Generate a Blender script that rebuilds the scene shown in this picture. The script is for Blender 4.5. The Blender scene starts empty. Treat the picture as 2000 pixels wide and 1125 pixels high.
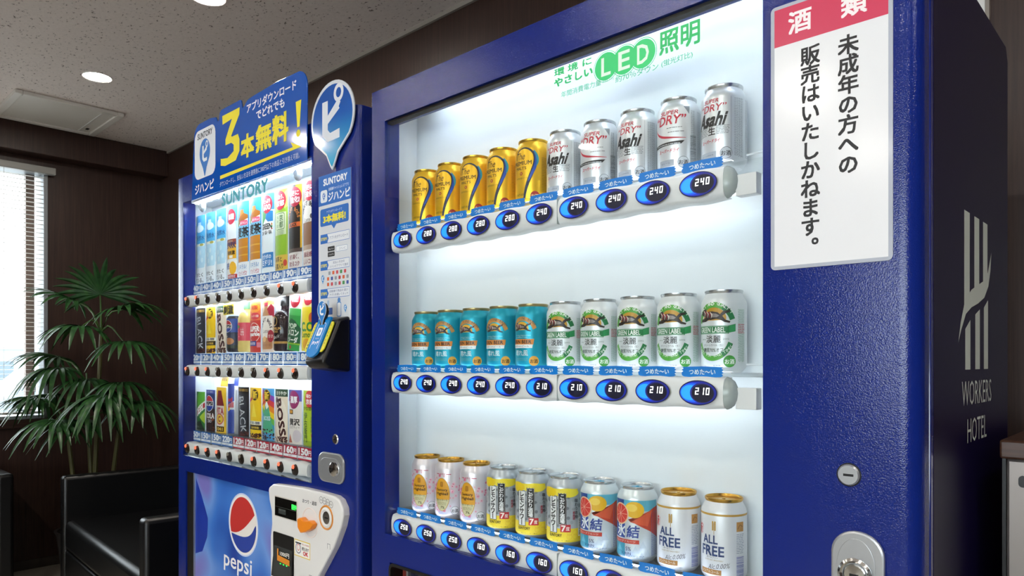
import bpy, bmesh, math, random
from mathutils import Vector, Matrix
random.seed(7)
SC = bpy.context.scene
COL = SC.collection
PI = math.pi

# ------------------------------------------------------------------ camera
CZ = 1.21
FPX = 1410.0
cam_d = bpy.data.cameras.new('camera'); cam = bpy.data.objects.new('camera', cam_d); COL.objects.link(cam)
cam_d.sensor_width = 36.0; cam_d.lens = 36.0 * FPX / 2000.0
cam_d.shift_y = 142.5 / 2000.0
cam_d.clip_start = 0.02
cam.location = (0, 0, CZ)
cam.rotation_euler = (PI / 2, 0, math.atan2(FPX, 1485.0))
SC.camera = cam

# ------------------------------------------------------------------ world, exposure
w = bpy.data.worlds.new('overcast_sky'); SC.world = w; w.use_nodes = True
bg = w.node_tree.nodes['Background']
bg.inputs[0].default_value = (0.86, 0.93, 1.0, 1); bg.inputs[1].default_value = 6.5
SC.view_settings.view_transform = 'Standard'
SC.view_settings.look = 'None'
SC.view_settings.gamma = 1.0
SC.view_settings.use_curve_mapping = False
SC.view_settings.exposure = 0.9
LED_TOP = 10.5      # strength of the small LEDs over the right window
LED_SHELF = 2.4     # strength of the lit edge under each row of cans
LED_L = 60.0
DOWN = 135.0         # strength of the ceiling downlights

def portal(loc, rot, sx, sy):
    L = bpy.data.lights.new('window_portal', 'AREA'); L.shape = 'RECTANGLE'; L.size = sx; L.size_y = sy; L.cycles.is_portal = True
    o = bpy.data.objects.new('window_portal', L); o.location = loc; o.rotation_euler = rot; COL.objects.link(o)
portal((.6, -4.39, 1.575), (PI / 2, 0, PI), 3.56, 1.4)      # daylight of the added window enters here, towards +y
portal((-5.06, .68, 1.61), (0, -PI / 2, 0), 1.43, 1.02)        # and here, towards +x

# ------------------------------------------------------------------ materials
MATS = {}
def lin(h):
    h = h.lstrip('#')
    out = []
    for i in (0, 2, 4):
        c = int(h[i:i+2], 16) / 255.0
        out.append(c / 12.92 if c <= 0.04045 else ((c + 0.055) / 1.055) ** 2.4)
    return (*out, 1.0)
def pbsdf(m): return m.node_tree.nodes['Principled BSDF']
def mat(name, col='#808080', rough=0.5, metal=0.0, emit=None, es=0.0, spec=0.5, coat=0.0):
    if name in MATS: return MATS[name]
    m = bpy.data.materials.new(name); m.use_nodes = True
    b = pbsdf(m)
    b.inputs['Base Color'].default_value = lin(col)
    b.inputs['Roughness'].default_value = rough
    b.inputs['Metallic'].default_value = metal
    b.inputs['Specular IOR Level'].default_value = spec
    b.inputs['Coat Weight'].default_value = coat
    if emit:
        b.inputs['Emission Color'].default_value = lin(emit); b.inputs['Emission Strength'].default_value = es
    MATS[name] = m
    return m
def ink(key):
    """'#rrggbb' printed ink, 'E#rrggbb:3' lit, 'M#rrggbb' metallic ink"""
    if key in MATS: return MATS[key]
    if key[0] == '#': return mat(key, key, 0.42)
    if key[0] == 'E':
        c, s = key[1:].split(':'); return mat(key, c, 0.4, emit=c, es=float(s))
    if key[0] == 'T':          # translucent film ink, glows when lit from behind
        m = mat(key, key[1:], 0.4); b = pbsdf(m); n_, l_ = nodes(m)
        t = n_.new('ShaderNodeBsdfTranslucent'); t.inputs[0].default_value = lin(key[1:]); x = n_.new('ShaderNodeMixShader'); x.inputs[0].default_value = 0.006
        l_.new(b.outputs[0], x.inputs[1]); l_.new(t.outputs[0], x.inputs[2]); l_.new(x.outputs[0], n_['Material Output'].inputs[0]); return m
    if key[0] == 'M': return mat(key, key[1:], 0.3, 0.75)
    return MATS[key]
def nodes(m): return m.node_tree.nodes, m.node_tree.links
def add_bump(m, scale=800.0, strength=0.3, dist=0.001, tex='noise', detail=2.0, stretch=None):
    n, l = nodes(m); b = pbsdf(m)
    tc = n.new('ShaderNodeTexCoord'); mp = n.new('ShaderNodeMapping')
    if stretch: mp.inputs['Scale'].default_value = stretch
    t = n.new('ShaderNodeTexNoise' if tex == 'noise' else 'ShaderNodeTexVoronoi')
    t.inputs['Scale'].default_value = scale
    if tex == 'noise': t.inputs['Detail'].default_value = detail
    bp = n.new('ShaderNodeBump'); bp.inputs['Strength'].default_value = strength; bp.inputs['Distance'].default_value = dist
    l.new(tc.outputs['Object'], mp.inputs[0]); l.new(mp.outputs[0], t.inputs['Vector'])
    l.new(t.outputs[0], bp.inputs['Height']); l.new(bp.outputs[0], b.inputs['Normal'])
    return t
def ramp_color(m, fac, stops):
    n, l = nodes(m)
    r = n.new('ShaderNodeValToRGB')
    els = r.color_ramp.elements
    while len(els) < len(stops): els.new(0.5)
    for e, (p, c) in zip(els, stops): e.position = p; e.color = lin(c)
    l.new(fac, r.inputs[0]); l.new(r.outputs[0], pbsdf(m).inputs['Base Color'])
    return r
def wood(name, c0, c1, c2, rough=0.35, axis='z', scale=1.0):
    m = mat(name, c1, rough); n, l = nodes(m)
    tc = n.new('ShaderNodeTexCoord'); mp = n.new('ShaderNodeMapping')
    st = {'z': (45, 45, 1.2), 'x': (1.2, 45, 45), 'y': (45, 1.2, 45)}[axis]
    mp.inputs['Scale'].default_value = [v * scale for v in st]
    t = n.new('ShaderNodeTexNoise'); t.inputs['Scale'].default_value = 3.0; t.inputs['Detail'].default_value = 6.0; t.inputs['Roughness'].default_value = 0.65
    l.new(tc.outputs['Object'], mp.inputs[0]); l.new(mp.outputs[0], t.inputs['Vector'])
    ramp_color(m, t.outputs[0], [(0.25, c0), (0.5, c1), (0.78, c2)])
    bp = n.new('ShaderNodeBump'); bp.inputs['Strength'].default_value = 0.08; bp.inputs['Distance'].default_value = 0.002
    l.new(t.outputs[0], bp.inputs['Height']); l.new(bp.outputs[0], pbsdf(m).inputs['Normal'])
    return m
M_wall = wood('dark_walnut_panel', '#261814', '#35231d', '#47322a', 0.4)
M_wall_r = M_wall
M_counter = wood('dark_wood_worktop', '#2c1a12', '#432a1e', '#5c3c2b', 0.3, 'x', 0.6)
M_base = mat('baseboard_vinyl', '#3a332c', 0.5)
M_floor = mat('floor_vinyl', '#a8a296', 0.35)
ft = add_bump(M_floor, 60, 0.05, 0.002)
ramp_color(M_floor, ft.outputs[0], [(0.3, '#a09a8e'), (0.7, '#b2ac9f')])
M_plaster = mat('plaster', '#b9b4ac', 0.8)
# acoustic ceiling board: pale with short dark fissures
M_ceil = mat('acoustic_ceiling_board', '#b8b0a8', 0.9); n, l = nodes(M_ceil)
tc = n.new('ShaderNodeTexCoord'); mp = n.new('ShaderNodeMapping'); mp.inputs['Scale'].default_value = (60, 95, 60); mp.inputs['Rotation'].default_value = (0, 0, 0.5)
nz = n.new('ShaderNodeTexNoise'); nz.inputs['Scale'].default_value = 1.0; nz.inputs['Detail'].default_value = 2.5; nz.inputs['Roughness'].default_value = 0.6
l.new(tc.outputs['Object'], mp.inputs[0]); l.new(mp.outputs[0], nz.inputs['Vector'])
ramp_color(M_ceil, nz.outputs[0], [(0.0, '#4e463f'), (0.315, '#7d7068'), (0.365, '#dccfc8'), (1.0, '#eaded7')])
M_white = mat('white_plastic', '#e4e3e0', 0.35)
M_offwhite = mat('offwhite_panel', '#cfc8bf', 0.45)
M_blue = mat('blue_embossed_steel', '#0e2374', 0.11, 0.0, spec=0.4)
add_bump(M_blue, 650, 0.34, 0.0008, 'noise', 1.0)
M_bluesm = mat('blue_smooth_steel', '#10257a', 0.14, coat=0.3)
M_navy = mat('navy_dark_steel', '#150f33', 0.34, spec=0.14)
add_bump(M_navy, 500, 0.04, 0.0004)
M_black = mat('black_plastic', '#0b0b0d', 0.35)
M_rubber = mat('black_rubber', '#060607', 0.6)
M_liner = mat('white_liner', '#e4eaee', 0.45)
M_steel = mat('brushed_steel', '#8f8782', 0.36, 0.85); add_bump(M_steel, 40, 0.06, 0.0005, 'noise', 2, (1, 1, 60))
M_chrome = mat('chrome', '#d6d6d4', 0.12, 1.0)
M_silver = mat('satin_silver', '#b9bcbf', 0.32, 0.7)
M_alu = mat('aluminium', '#d9dcdf', 0.22, 0.95)
M_leather = mat('black_leather', '#060709', 0.36); add_bump(M_leather, 260, 0.12, 0.0008)
M_bar = mat('button_bar_plastic', '#efeeee', 0.3)
M_cap = mat('clear_grey_cap', '#aeb6b4', 0.2)
M_leaf = mat('palm_leaf', '#2f5c2a', 0.35); lt = add_bump(M_leaf, 30, 0.1, 0.001)
ramp_color(M_leaf, lt.outputs[0], [(0.3, '#183a1b'), (0.55, '#244d24'), (0.8, '#3c662b')])
M_stem = mat('palm_stem', '#4d4a24', 0.6)
M_pot = mat('ceramic_pot', '#2a2725', 0.4)
M_soil = mat('soil', '#1c140f', 0.9)
M_slat = mat('blind_slat', '#cfcac3', 0.45)
M_frame = mat('window_frame_alu', '#8d9295', 0.4, 0.3)
M_post = mat('window_post', '#6b5a50', 0.6)
# thin clear glass: reflection by fresnel, the rest passes straight through
M_glass = bpy.data.materials.new('clear_glass'); M_glass.use_nodes = True; n, l = nodes(M_glass); n.remove(n['Principled BSDF'])
lw = n.new('ShaderNodeLayerWeight'); lw.inputs[0].default_value = 0.5
pw = n.new('ShaderNodeMath'); pw.operation = 'POWER'; pw.inputs[1].default_value = 5.0; l.new(lw.outputs['Facing'], pw.inputs[0])
fr = n.new('ShaderNodeMath'); fr.operation = 'MULTIPLY_ADD'; fr.inputs[1].default_value = 0.9; fr.inputs[2].default_value = 0.035; l.new(pw.outputs[0], fr.inputs[0])
tr = n.new('ShaderNodeBsdfTransparent'); tr.inputs[0].default_value = (0.97, 0.985, 0.98, 1)
gl = n.new('ShaderNodeBsdfGlossy'); gl.inputs['Roughness'].default_value = 0.02
mx = n.new('ShaderNodeMixShader'); l.new(fr.outputs[0], mx.inputs[0]); l.new(tr.outputs[0], mx.inputs[1]); l.new(gl.outputs[0], mx.inputs[2]); l.new(mx.outputs[0], n['Material Output'].inputs[0])
MATS['clear_glass'] = M_glass
def led(name, col, s):
    return mat(name, '#ffffff', 0.4, emit=col, es=s)
ADDED_UNDER = 5.8  # glow strips added behind the bars to brighten the rows below
M_under = led('added_light_under_bar', '#eef6ff', ADDED_UNDER); M_underL = led('added_light_under_bar_left', '#eef6ff', 19.0)
M_led = led('led_white', '#eef6ff', LED_TOP)
M_ledshelf = led('led_shelf_edge', '#eef6ff', LED_SHELF)
M_ledL = led('led_white_left', '#eef4ff', LED_L)
M_down = led('downlight_led', '#fff6ea', DOWN)
M_channel = mat('led_channel', '#e7edf2', 0.25)

# ------------------------------------------------------------------ object helpers
def link(o): COL.objects.link(o); return o
def tag(o, label=None, cat=None, group=None, kind=None):
    if label: o['label'] = label
    if cat: o['category'] = cat
    if group: o['group'] = group
    if kind: o['kind'] = kind
    return o
def thing(name, loc, label, cat, group=None, rz=0.0):
    o = link(bpy.data.objects.new(name, None)); o.location = loc; o.rotation_euler = (0, 0, rz)
    o.empty_display_size = 0.05
    return tag(o, label, cat, group)
def put(name, mesh, parent=None, loc=(0, 0, 0), rot=(0, 0, 0)):
    o = link(bpy.data.objects.new(name, mesh)); o.parent = parent; o.location = loc; o.rotation_euler = rot
    return o
def world_origin(p):
    v = Vector((0, 0, 0))
    while p is not None: v += p.location; p = p.parent
    return v
class MB:
    def __init__(s): s.v = []; s.f = []; s.m = []
    def add(s, verts, faces, mi=0):
        b = len(s.v); s.v += [tuple(v) for v in verts]
        s.f += [tuple(b + i for i in f) for f in faces]; s.m += [mi] * len(faces); return s
    def box(s, x0, x1, y0, y1, z0, z1, mi=0):
        return s.add([(x, y, z) for x in (x0, x1) for y in (y0, y1) for z in (z0, z1)],
                     [(0, 1, 3, 2), (4, 6, 7, 5), (0, 4, 5, 1), (2, 3, 7, 6), (0, 2, 6, 4), (1, 5, 7, 3)], mi)
    def prism(s, poly, axis, a, b, mi=0):
        """extrude a 2D outline; axis 'z': outline is (x,y); 'y': (x,z); 'x': (y,z)"""
        def P(u, v, t): return {'z': (u, v, t), 'y': (u, t, v), 'x': (t, u, v)}[axis]
        k = len(poly)
        vs = [P(u, v, a) for u, v in poly] + [P(u, v, b) for u, v in poly]
        fs = [tuple(range(k))[::-1], tuple(range(k, 2 * k))] + [(i, (i + 1) % k, k + (i + 1) % k, k + i) for i in range(k)]
        return s.add(vs, fs, mi)
    def lathe(s, prof, seg=32, c=(0, 0, 0), mi=0, axis='z', cap=False):
        vs = []; fs = []
        for r, z in prof:
            for i in range(seg):
                a = 2 * PI * i / seg; x, y = r * math.cos(a), r * math.sin(a)
                p = (x, y, z) if axis == 'z' else ((x, -z, y) if axis == 'y' else (z, x, y))
                vs.append((c[0] + p[0], c[1] + p[1], c[2] + p[2]))
        for j in range(len(prof) - 1):
            for i in range(seg):
                k = (i + 1) % seg
                fs.append((j * seg + i, j * seg + k, (j + 1) * seg + k, (j + 1) * seg + i))
        if cap:
            fs.append(tuple(range(seg))[::-1]); fs.append(tuple((len(prof) - 1) * seg + i for i in range(seg)))
        return s.add(vs, fs, mi)
    def tube(s, pts, rad, seg=8, mi=0):
        pts = [Vector(p) for p in pts]; vs = []; fs = []
        rads = rad if isinstance(rad, (list, tuple)) else [rad] * len(pts)
        for i, p in enumerate(pts):
            d = (pts[min(i + 1, len(pts) - 1)] - pts[max(i - 1, 0)]).normalized()
            u = d.cross(Vector((0.31, 0.2, 0.93)) if abs(d.z) < 0.9 else Vector((1, 0, 0))).normalized(); q = d.cross(u)
            for k in range(seg):
                a = 2 * PI * k / seg; vs.append(p + (u * math.cos(a) + q * math.sin(a)) * rads[i])
        for i in range(len(pts) - 1):
            for k in range(seg):
                k2 = (k + 1) % seg; fs.append((i * seg + k, i * seg + k2, (i + 1) * seg + k2, (i + 1) * seg + k))
        fs.append(tuple(range(seg))[::-1]); fs.append(tuple((len(pts) - 1) * seg + i for i in range(seg)))
        return s.add(vs, fs, mi)
    def mesh(s, name, mats, bevel=0.0, smooth=True, segs=2, org=(0, 0, 0), angle=32):
        me = bpy.data.meshes.new(name)
        o = Vector(org)
        me.from_pydata([Vector(v) - o for v in s.v], [], s.f)
        if not isinstance(mats, (list, tuple)): mats = [mats]
        for m in mats: me.materials.append(m)
        me.polygons.foreach_set('material_index', s.m)
        bm = bmesh.new(); bm.from_mesh(me)
        bmesh.ops.recalc_face_normals(bm, faces=bm.faces)
        if bevel:
            ed = [e for e in bm.edges if len(e.link_faces) == 2 and e.calc_face_angle() > math.radians(angle)]
            res = bmesh.ops.bevel(bm, geom=ed, offset=bevel, segments=segs, affect='EDGES', profile=0.5, clamp_overlap=True)
            rounded = set(res['faces'])
        if smooth:
            for f in bm.faces: f.smooth = (not bevel) or f in rounded      # large flats keep their own normal
            for e in bm.edges:
                if len(e.link_faces) == 2 and e.calc_face_angle() > math.radians(angle): e.smooth = False
        bm.to_mesh(me); bm.free()
        return me
    def build(s, name, mats, parent=None, **k):
        return put(name, s.mesh(name, mats, org=world_origin(parent), **k), parent)
def rrect(x0, x1, y0, y1, r, n=6):
    pts = []
    for cx, cy, a0 in ((x1 - r, y1 - r, 0), (x0 + r, y1 - r, 90), (x0 + r, y0 + r, 180), (x1 - r, y0 + r, 270)):
        for i in range(n + 1):
            a = math.radians(a0 + 90 * i / n); pts.append((cx + r * math.cos(a), cy + r * math.sin(a)))
    return pts
def ell(cx, cy, rx, ry, n=32, a0=0, a1=360):
    full = abs(a1 - a0) >= 360
    return [(cx + rx * math.cos(math.radians(a0 + (a1 - a0) * i / (n if full else n - 1))), cy + ry * math.sin(math.radians(a0 + (a1 - a0) * i / (n if full else n - 1)))) for i in range(n)]

# ------------------------------------------------------------------ flat print: shapes and lettering
TC = {}
def glyphs(t, bold=0.0, res=2):
    k = (t, bold, res)
    if k not in TC:
        c = bpy.data.curves.new('lettering', 'FONT'); c.body = t; c.size = 1.0; c.offset = min(0.0, bold); c.resolution_u = res
        o = bpy.data.objects.new('lettering', c)
        me = bpy.data.meshes.new_from_object(o)
        vs = [(v.co.x, v.co.y) for v in me.vertices]; fs = [tuple(p.vertices) for p in me.polygons]
        bpy.data.objects.remove(o); bpy.data.curves.remove(c); bpy.data.meshes.remove(me)
        TC[k] = (vs, fs)
    return TC[k]
def heavy(bold):
    return [(0.0, 0.0)] if bold <= 0 else [(bold * .8 * a, bold * .8 * b) for a, b in ((1, 1), (-1, 1), (-1, -1), (1, -1))]
class Art:
    zs = 0.6
    def __init__(s): s.it = []
    def raw(s, v, f, col, ly): s.it.append((v, f, col, ly)); return s
    def poly(s, pts, col, ly=1): return s.raw(list(pts), [tuple(range(len(pts)))], col, ly)
    def rect(s, x0, y0, x1, y1, col, ly=1, sh=0.0):
        return s.poly([(x0, y0), (x1, y0), (x1 + sh, y1), (x0 + sh, y1)], col, ly)
    def rr(s, x0, y0, x1, y1, r, col, ly=1): return s.poly(rrect(x0, x1, y0, y1, r, 4), col, ly)
    def ell(s, cx, cy, rx, ry, col, ly=1, n=28, a0=0, a1=360): return s.poly(ell(cx, cy, rx, ry, n, a0, a1), col, ly)
    def ring(s, cx, cy, rx, ry, t, col, ly=1, n=28, a0=0, a1=360):
        full = abs(a1 - a0) >= 360
        o = ell(cx, cy, rx, ry, n, a0, a1); i = ell(cx, cy, rx - t, ry - t, n, a0, a1)
        m = n if full else n - 1
        return s.raw(o + i, [(k, (k + 1) % n, n + (k + 1) % n, n + k) for k in range(m)], col, ly)
    def ribbon(s, pts, ws, col, ly=1):
        v = []
        for i, (x, y) in enumerate(pts):
            a = pts[max(i - 1, 0)]; b = pts[min(i + 1, len(pts) - 1)]
            dx, dy = b[0] - a[0], b[1] - a[1]; L = math.hypot(dx, dy) or 1
            wd = (ws[i] if isinstance(ws, (list, tuple)) else ws) / 2
            v += [(x - dy / L * wd, y + dx / L * wd), (x + dy / L * wd, y - dx / L * wd)]
        return s.raw(v, [(2 * i, 2 * i + 1, 2 * i + 3, 2 * i + 2) for i in range(len(pts) - 1)], col, ly)
    def text(s, t, cx, cy, w=None, h=None, col='#000000', ly=2, bold=0.0, sh=0.0, rot=0.0, al='c', res=2):
        if h and h < 4.6: bold = min(bold, 0.0); res = 1
        vs, fs = glyphs(t, min(bold, 0.0), res)
        if not vs: return s
        xs = [v[0] for v in vs]; ys = [v[1] for v in vs]
        x0, x1, y0, y1 = min(xs), max(xs), min(ys), max(ys)
        sx = (w / (x1 - x0)) if w else None; sy = (h / (y1 - y0)) if h else None
        sx = sx or sy; sy = sy or sx
        ca, sa = math.cos(math.radians(rot)), math.sin(math.radians(rot))
        for dx, dy in heavy(bold):
            out = []
            for x, y in vs:
                u = (x + dx - (x0 + x1) / 2) * sx if al == 'c' else (x + dx - x0) * sx
                v = (y + dy - (y0 + y1) / 2) * sy
                u += v * sh
                out.append((cx + u * ca - v * sa, cy + u * sa + v * ca))
            s.raw(out, fs, col, ly)
        return s
    def em(s, ch, cx, cy, size, col, ly=2, bold=0.0, rot=0.0):
        vs, fs = glyphs(ch)
        ca, sa = math.cos(math.radians(rot)), math.sin(math.radians(rot))
        for dx, dy in heavy(bold):
            out = []
            for x, y in vs:
                u, v = (x + dx - 0.5) * size, (y + dy - 0.38) * size
                out.append((cx + u * ca - v * sa, cy + u * sa + v * ca))
            s.raw(out, fs, col, ly)
        return s
    def vtext(s, t, cx, ytop, cell, col, ly=2, bold=0.0, size=None):
        for i, ch in enumerate(t):
            y = ytop - cell * (i + 0.5); z = size or cell
            if ch in 'ー～〜': s.em(ch, cx, y, z, col, ly, bold, 90)
            elif ch in '。、': s.em(ch, cx + 0.55 * z, y + 0.5 * z, z, col, ly, bold)
            else: s.em(ch, cx, y, z, col, ly, bold)
        return s
    def arct(s, t, cx, cy, r, a_mid, h, col, ly=2, bold=0.0, spread=None, flip=False):
        n = len(t); st = spread if spread else math.degrees(h * 0.95 / r)
        for i, ch in enumerate(t):
            if ch == ' ': continue
            a = a_mid + (st if flip else -st) * (i - (n - 1) / 2); ar = math.radians(a)
            s.text(ch, cx + r * math.cos(ar), cy + r * math.sin(ar), None, h, col, ly, bold, rot=a + 90 if flip else a - 90, res=1)
        return s
    def mesh(s, name, fn, sc=0.001, step=None, rows=()):
        bm = bmesh.new(); keys = []
        lay = bm.faces.layers.float.new('ly')
        # every shape that overlaps an earlier one of its layer lies a hair above it
        bb = [(min(v[0] for v in it[0]), max(v[0] for v in it[0]), min(v[1] for v in it[0]), max(v[1] for v in it[0])) for it in s.it]
        lev = {}; z0 = s.zs
        for L in sorted({it[3] for it in s.it}):
            idx = [i for i, it in enumerate(s.it) if it[3] == L]; sub = {}
            for a_, i in enumerate(idx):
                q = 0
                for j in idx[:a_]:
                    if sub[j] >= q and bb[i][0] < bb[j][1] and bb[j][0] < bb[i][1] and bb[i][2] < bb[j][3] and bb[j][2] < bb[i][3]: q = sub[j] + 1
                sub[i] = q
            for i in idx: lev[i] = z0 + sub[i] * 0.16
            z0 += max(sub.values()) * 0.16 + 0.5
        for i_, (vs, fs, col, ly) in enumerate(s.it):
            ly = lev[i_]
            if col not in keys: keys.append(col)
            mi = keys.index(col); nv = [bm.verts.new((x * sc, y * sc, 0)) for x, y in vs]
            for f in fs:
                try:
                    fc = bm.faces.new([nv[i] for i in f]); fc.material_index = mi; fc[lay] = ly
                except ValueError: pass
        big = [f for f in bm.faces if len(f.verts) > 4]
        if big: bmesh.ops.triangulate(bm, faces=big)
        if step:
            xs = [v.co.x for v in bm.verts]
            k = math.ceil(min(xs) / step)
            while k * step < max(xs):
                bmesh.ops.bisect_plane(bm, geom=bm.verts[:] + bm.edges[:] + bm.faces[:], plane_co=(k * step, 0, 0), plane_no=(1, 0, 0), dist=1e-7)
                k += 1
        for h in rows: bmesh.ops.bisect_plane(bm, geom=bm.verts[:] + bm.edges[:] + bm.faces[:], plane_co=(0, h, 0), plane_no=(0, 1, 0), dist=1e-7)
        bm.normal_update()
        for f in bm.faces:
            if f.normal.z < 0: f.normal_flip()
        zl = {}
        for f in bm.faces:
            for v in f.verts: zl[v] = f[lay]
        for v, ly in zl.items(): v.co = Vector(fn(v.co.x, v.co.y, ly))
        me = bpy.data.meshes.new(name); bm.to_mesh(me); bm.free()
        for k in keys: me.materials.append(ink(k))
        return me
    def flat_split(s, fn, parent, o, **k):
        parts = {}
        for it in s.it:
            cx = sum(v[0] for v in it[0]) / len(it[0]); cy = sum(v[1] for v in it[0]) / len(it[0])
            parts.setdefault(fn(cx, cy), Art()).it.append(it)
        for nm in parts:
            parts[nm].zs = 1.6; parts[nm].flat(nm.split(':')[0], parent, o, **k)
    def flat(s, name, parent, o, ux=(1, 0, 0), uy=(0, 0, 1), sc=0.001, eps=0.00025):
        """print lying on a plane with origin o (world), right ux, up uy"""
        o = Vector(o) - world_origin(parent); ux = Vector(ux); uy = Vector(uy); nn = ux.cross(uy)
        return put(name, s.mesh(name, lambda x, y, ly: o + ux * x + uy * y + nn * (ly * eps), sc), parent)

# ------------------------------------------------------------------ the room
ZC = 2.56; XL = -4.93; XR = 2.7; YB = 1.85; YF = -4.3
def struct(name, mb, m, parent=None, label=None, **k):
    o = mb.build(name, m, parent, **k)
    if parent is None: o['kind'] = 'structure'
    if label: o['label'] = label
    return o
struct('floor', MB().box(XL - .2, XR + .2, YF - .2, YB + .2, -0.1, 0), M_floor)
struct('ceiling', MB().box(XL - .2, XR + .2, YF - .2, YB + .2, ZC, ZC + 0.1), M_ceil)
struct('wall_back', MB().box(XL - .2, XR + .2, YB, YB + .2, 0, ZC), M_wall)
struct('wall_right', MB().box(XR, XR + .2, YF, YB, 0, ZC), M_wall)
FW = (-1.2, 2.4, .85, 2.3)  # opening for an unseen window, added as daylight on the machine fronts
mb = MB()
mb.box(XL - .2, FW[0], YF - .2, YF, 0, ZC); mb.box(FW[1], XR + .2, YF - .2, YF, 0, ZC); mb.box(FW[0], FW[1], YF - .2, YF, 0, FW[2]); mb.box(FW[0], FW[1], YF - .2, YF, FW[3], ZC)
struct('wall_front', mb, M_plaster)
mb = MB()
for a, b in ((FW[0], FW[0] + .04), (FW[1] - .04, FW[1]), (.58, .62)): mb.box(a, b, YF - .14, YF - .08, FW[2] + .04, FW[3] - .04)
mb.box(FW[0], FW[1], YF - .14, YF - .08, FW[2], FW[2] + .04); mb.box(FW[0], FW[1], YF - .14, YF - .08, FW[3] - .04, FW[3])
w2 = struct('added_window', mb, M_frame); w2['label'] = 'unseen wide window added opposite the vending machines to light their fronts'
for a, b in ((FW[0] + .04, .58), (.62, FW[1] - .04)): MB().box(a, b, YF - .112, YF - .108, FW[2] + .04, FW[3] - .04).build('pane', M_glass, w2)
WY0, WY1, WZ0, WZ1 = .16, 1.205, 0.875, 2.345
mb = MB()
mb.box(XL - .2, XL, YF, WY0, 0, ZC); mb.box(XL - .2, XL, WY1, YB, 0, ZC)
mb.box(XL - .2, XL, WY0, WY1, 0, WZ0); mb.box(XL - .2, XL, WY0, WY1, WZ1, ZC)
struct('wall_left', mb, M_wall)
struct('trim_1', MB().box(XL, -4.81, YF, YB, 2.396, ZC), M_wall, label='dark wood boxed beam under the ceiling above the window', bevel=.004)
struct('trim_2', MB().prism([(0, ZC), (0, ZC - .022), (-.008, ZC - .022), (-.016, ZC - .008), (-.016, ZC)], 'x', -4.81, XR) if False else
       MB().box(-4.81, XR, YB - .012, YB, ZC - .016, ZC), mat('ceiling_trim', '#8f867d', .6), label='thin pale trim where ceiling meets back wall')
struct('baseboard_left', MB().box(XL, XL + .01, YF, YB, 0, .055), M_base, bevel=.003)
struct('baseboard_back', MB().box(XL + .01, XR, YB - .01, YB, 0, .055), M_base, bevel=.003)
# window
win = MB()
X0 = XL - .16
for y0, y1 in ((WY0, WY0 + .03), (WY1 - .022, WY1)): win.box(X0, XL + .006, y0, y1, WZ0, WZ1)
win.box(X0, XL + .006, WY0 + .03, WY1 - .022, WZ1 - .03, WZ1); win.box(X0, XL + .03, WY0 + .03, WY1 - .022, WZ0, WZ0 + .02)
wo = struct('window_1', win, M_frame, bevel=.002); wo['label'] = 'grey aluminium framed window in the left wall behind a blind'
MB().box(X0 + .02, X0 + .07, 1.115, 1.16, WZ0 + .02, WZ1 - .03).build('mullion', M_post, wo, bevel=.003)
for y0, y1 in ((WY0 + .03, 1.115), (1.16, WY1 - .022)):
    MB().box(X0 + .042, X0 + .047, y0, y1, WZ0 + .02, WZ1 - .03).build('pane', M_glass, wo)
sl = MB().box(XL - .1, XL + .045, WY0 - .03, WY1 + .02, WZ0 - .05, WZ0 - .001)
so = struct('trim_3', sl, wood('sill_wood', '#241714', '#33231e', '#46322a', .3, 'y'), label='dark wood window sill', bevel=.004)
# venetian blind
bl = thing('venetian_blind', (XL + .03, 0.05, WZ0), 'horizontal slat blind with pale slats hanging in the left window', 'blind')
MB().box(XL + .012, XL + .052, WY0 + .01, WY1 + .03, 2.305, 2.345).build('head_rail', mat('blind_rail', '#9a9892', .4), bl, bevel=.003)
MB().box(XL + .018, XL + .045, WY0 + .035, WY1 - .025, .905, .918).build('bottom_rail', mat('blind_rail', '#9a9892', .4), bl, bevel=.002)
slat = MB()
n_ = 5
for i in range(n_):
    u = (i / (n_ - 1) - .5)
    slat.v += [(u * .024, .195 - .05, .002 - .006 * u * u + .0015 * u), (u * .024, 1.178 - .05, .002 - .006 * u * u + .0015 * u)]
for i in range(n_ - 1): slat.f.append((2 * i, 2 * i + 1, 2 * i + 3, 2 * i + 2)); slat.m.append(0)
sm = slat.mesh('slat', M_slat)
for i in range(55):
    put('slat', sm, bl, (0, 0, .935 + i * .0249 - WZ0))
for y in (.98, .35):
    MB().tube([(XL + .044, y, .91), (XL + .044, y, 2.31)], .0011, 5).build('cord', M_white, bl)
# outside the window
struct('ground_outside', MB().box(-60, XL - .4, -60, 70, -.35, -.3), mat('asphalt', '#9a9a98', .8))
ob = thing('far_building', (-40, 14, -.3), 'pale low building far outside the window', 'building')
MB().box(-46, -40, -14, 40, -.3, 1.75).build('wall', mat('pale_wall', '#8fa0a8', .8), ob)
MB().box(-46.2, -39.8, -14.2, 40.2, 1.75, 2.1).build('roof', mat('pale_roof', '#c8ced0', .8), ob)
for k in range(12):
    MB().box(-40.03, -39.97, -10 + k * 4, -7.6 + k * 4, .35, 1.2).build('window', mat('far_window', '#44525a', .2), ob)
cr = thing('parked_car', (-16, 4.6, -.3), 'parked car seen through the blind outside the window', 'car')
body = [(-2.1, .35), (-2.1, .75), (-1.5, .92), (-1.0, 1.38), (.6, 1.42), (1.35, .95), (2.05, .8), (2.1, .35)]
MB().prism([(4.6 + a, b - .3) for a, b in body], 'x', -16.8, -15.1).build('body', mat('car_paint', '#5c666c', .25), cr, bevel=.05)
MB().prism([(4.6 + a, b - .3) for a, b in [(-1.28, .96), (-.92, 1.32), (.55, 1.35), (1.1, .98)]], 'x', -16.83, -15.07).build('window', M_black, cr)
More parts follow.
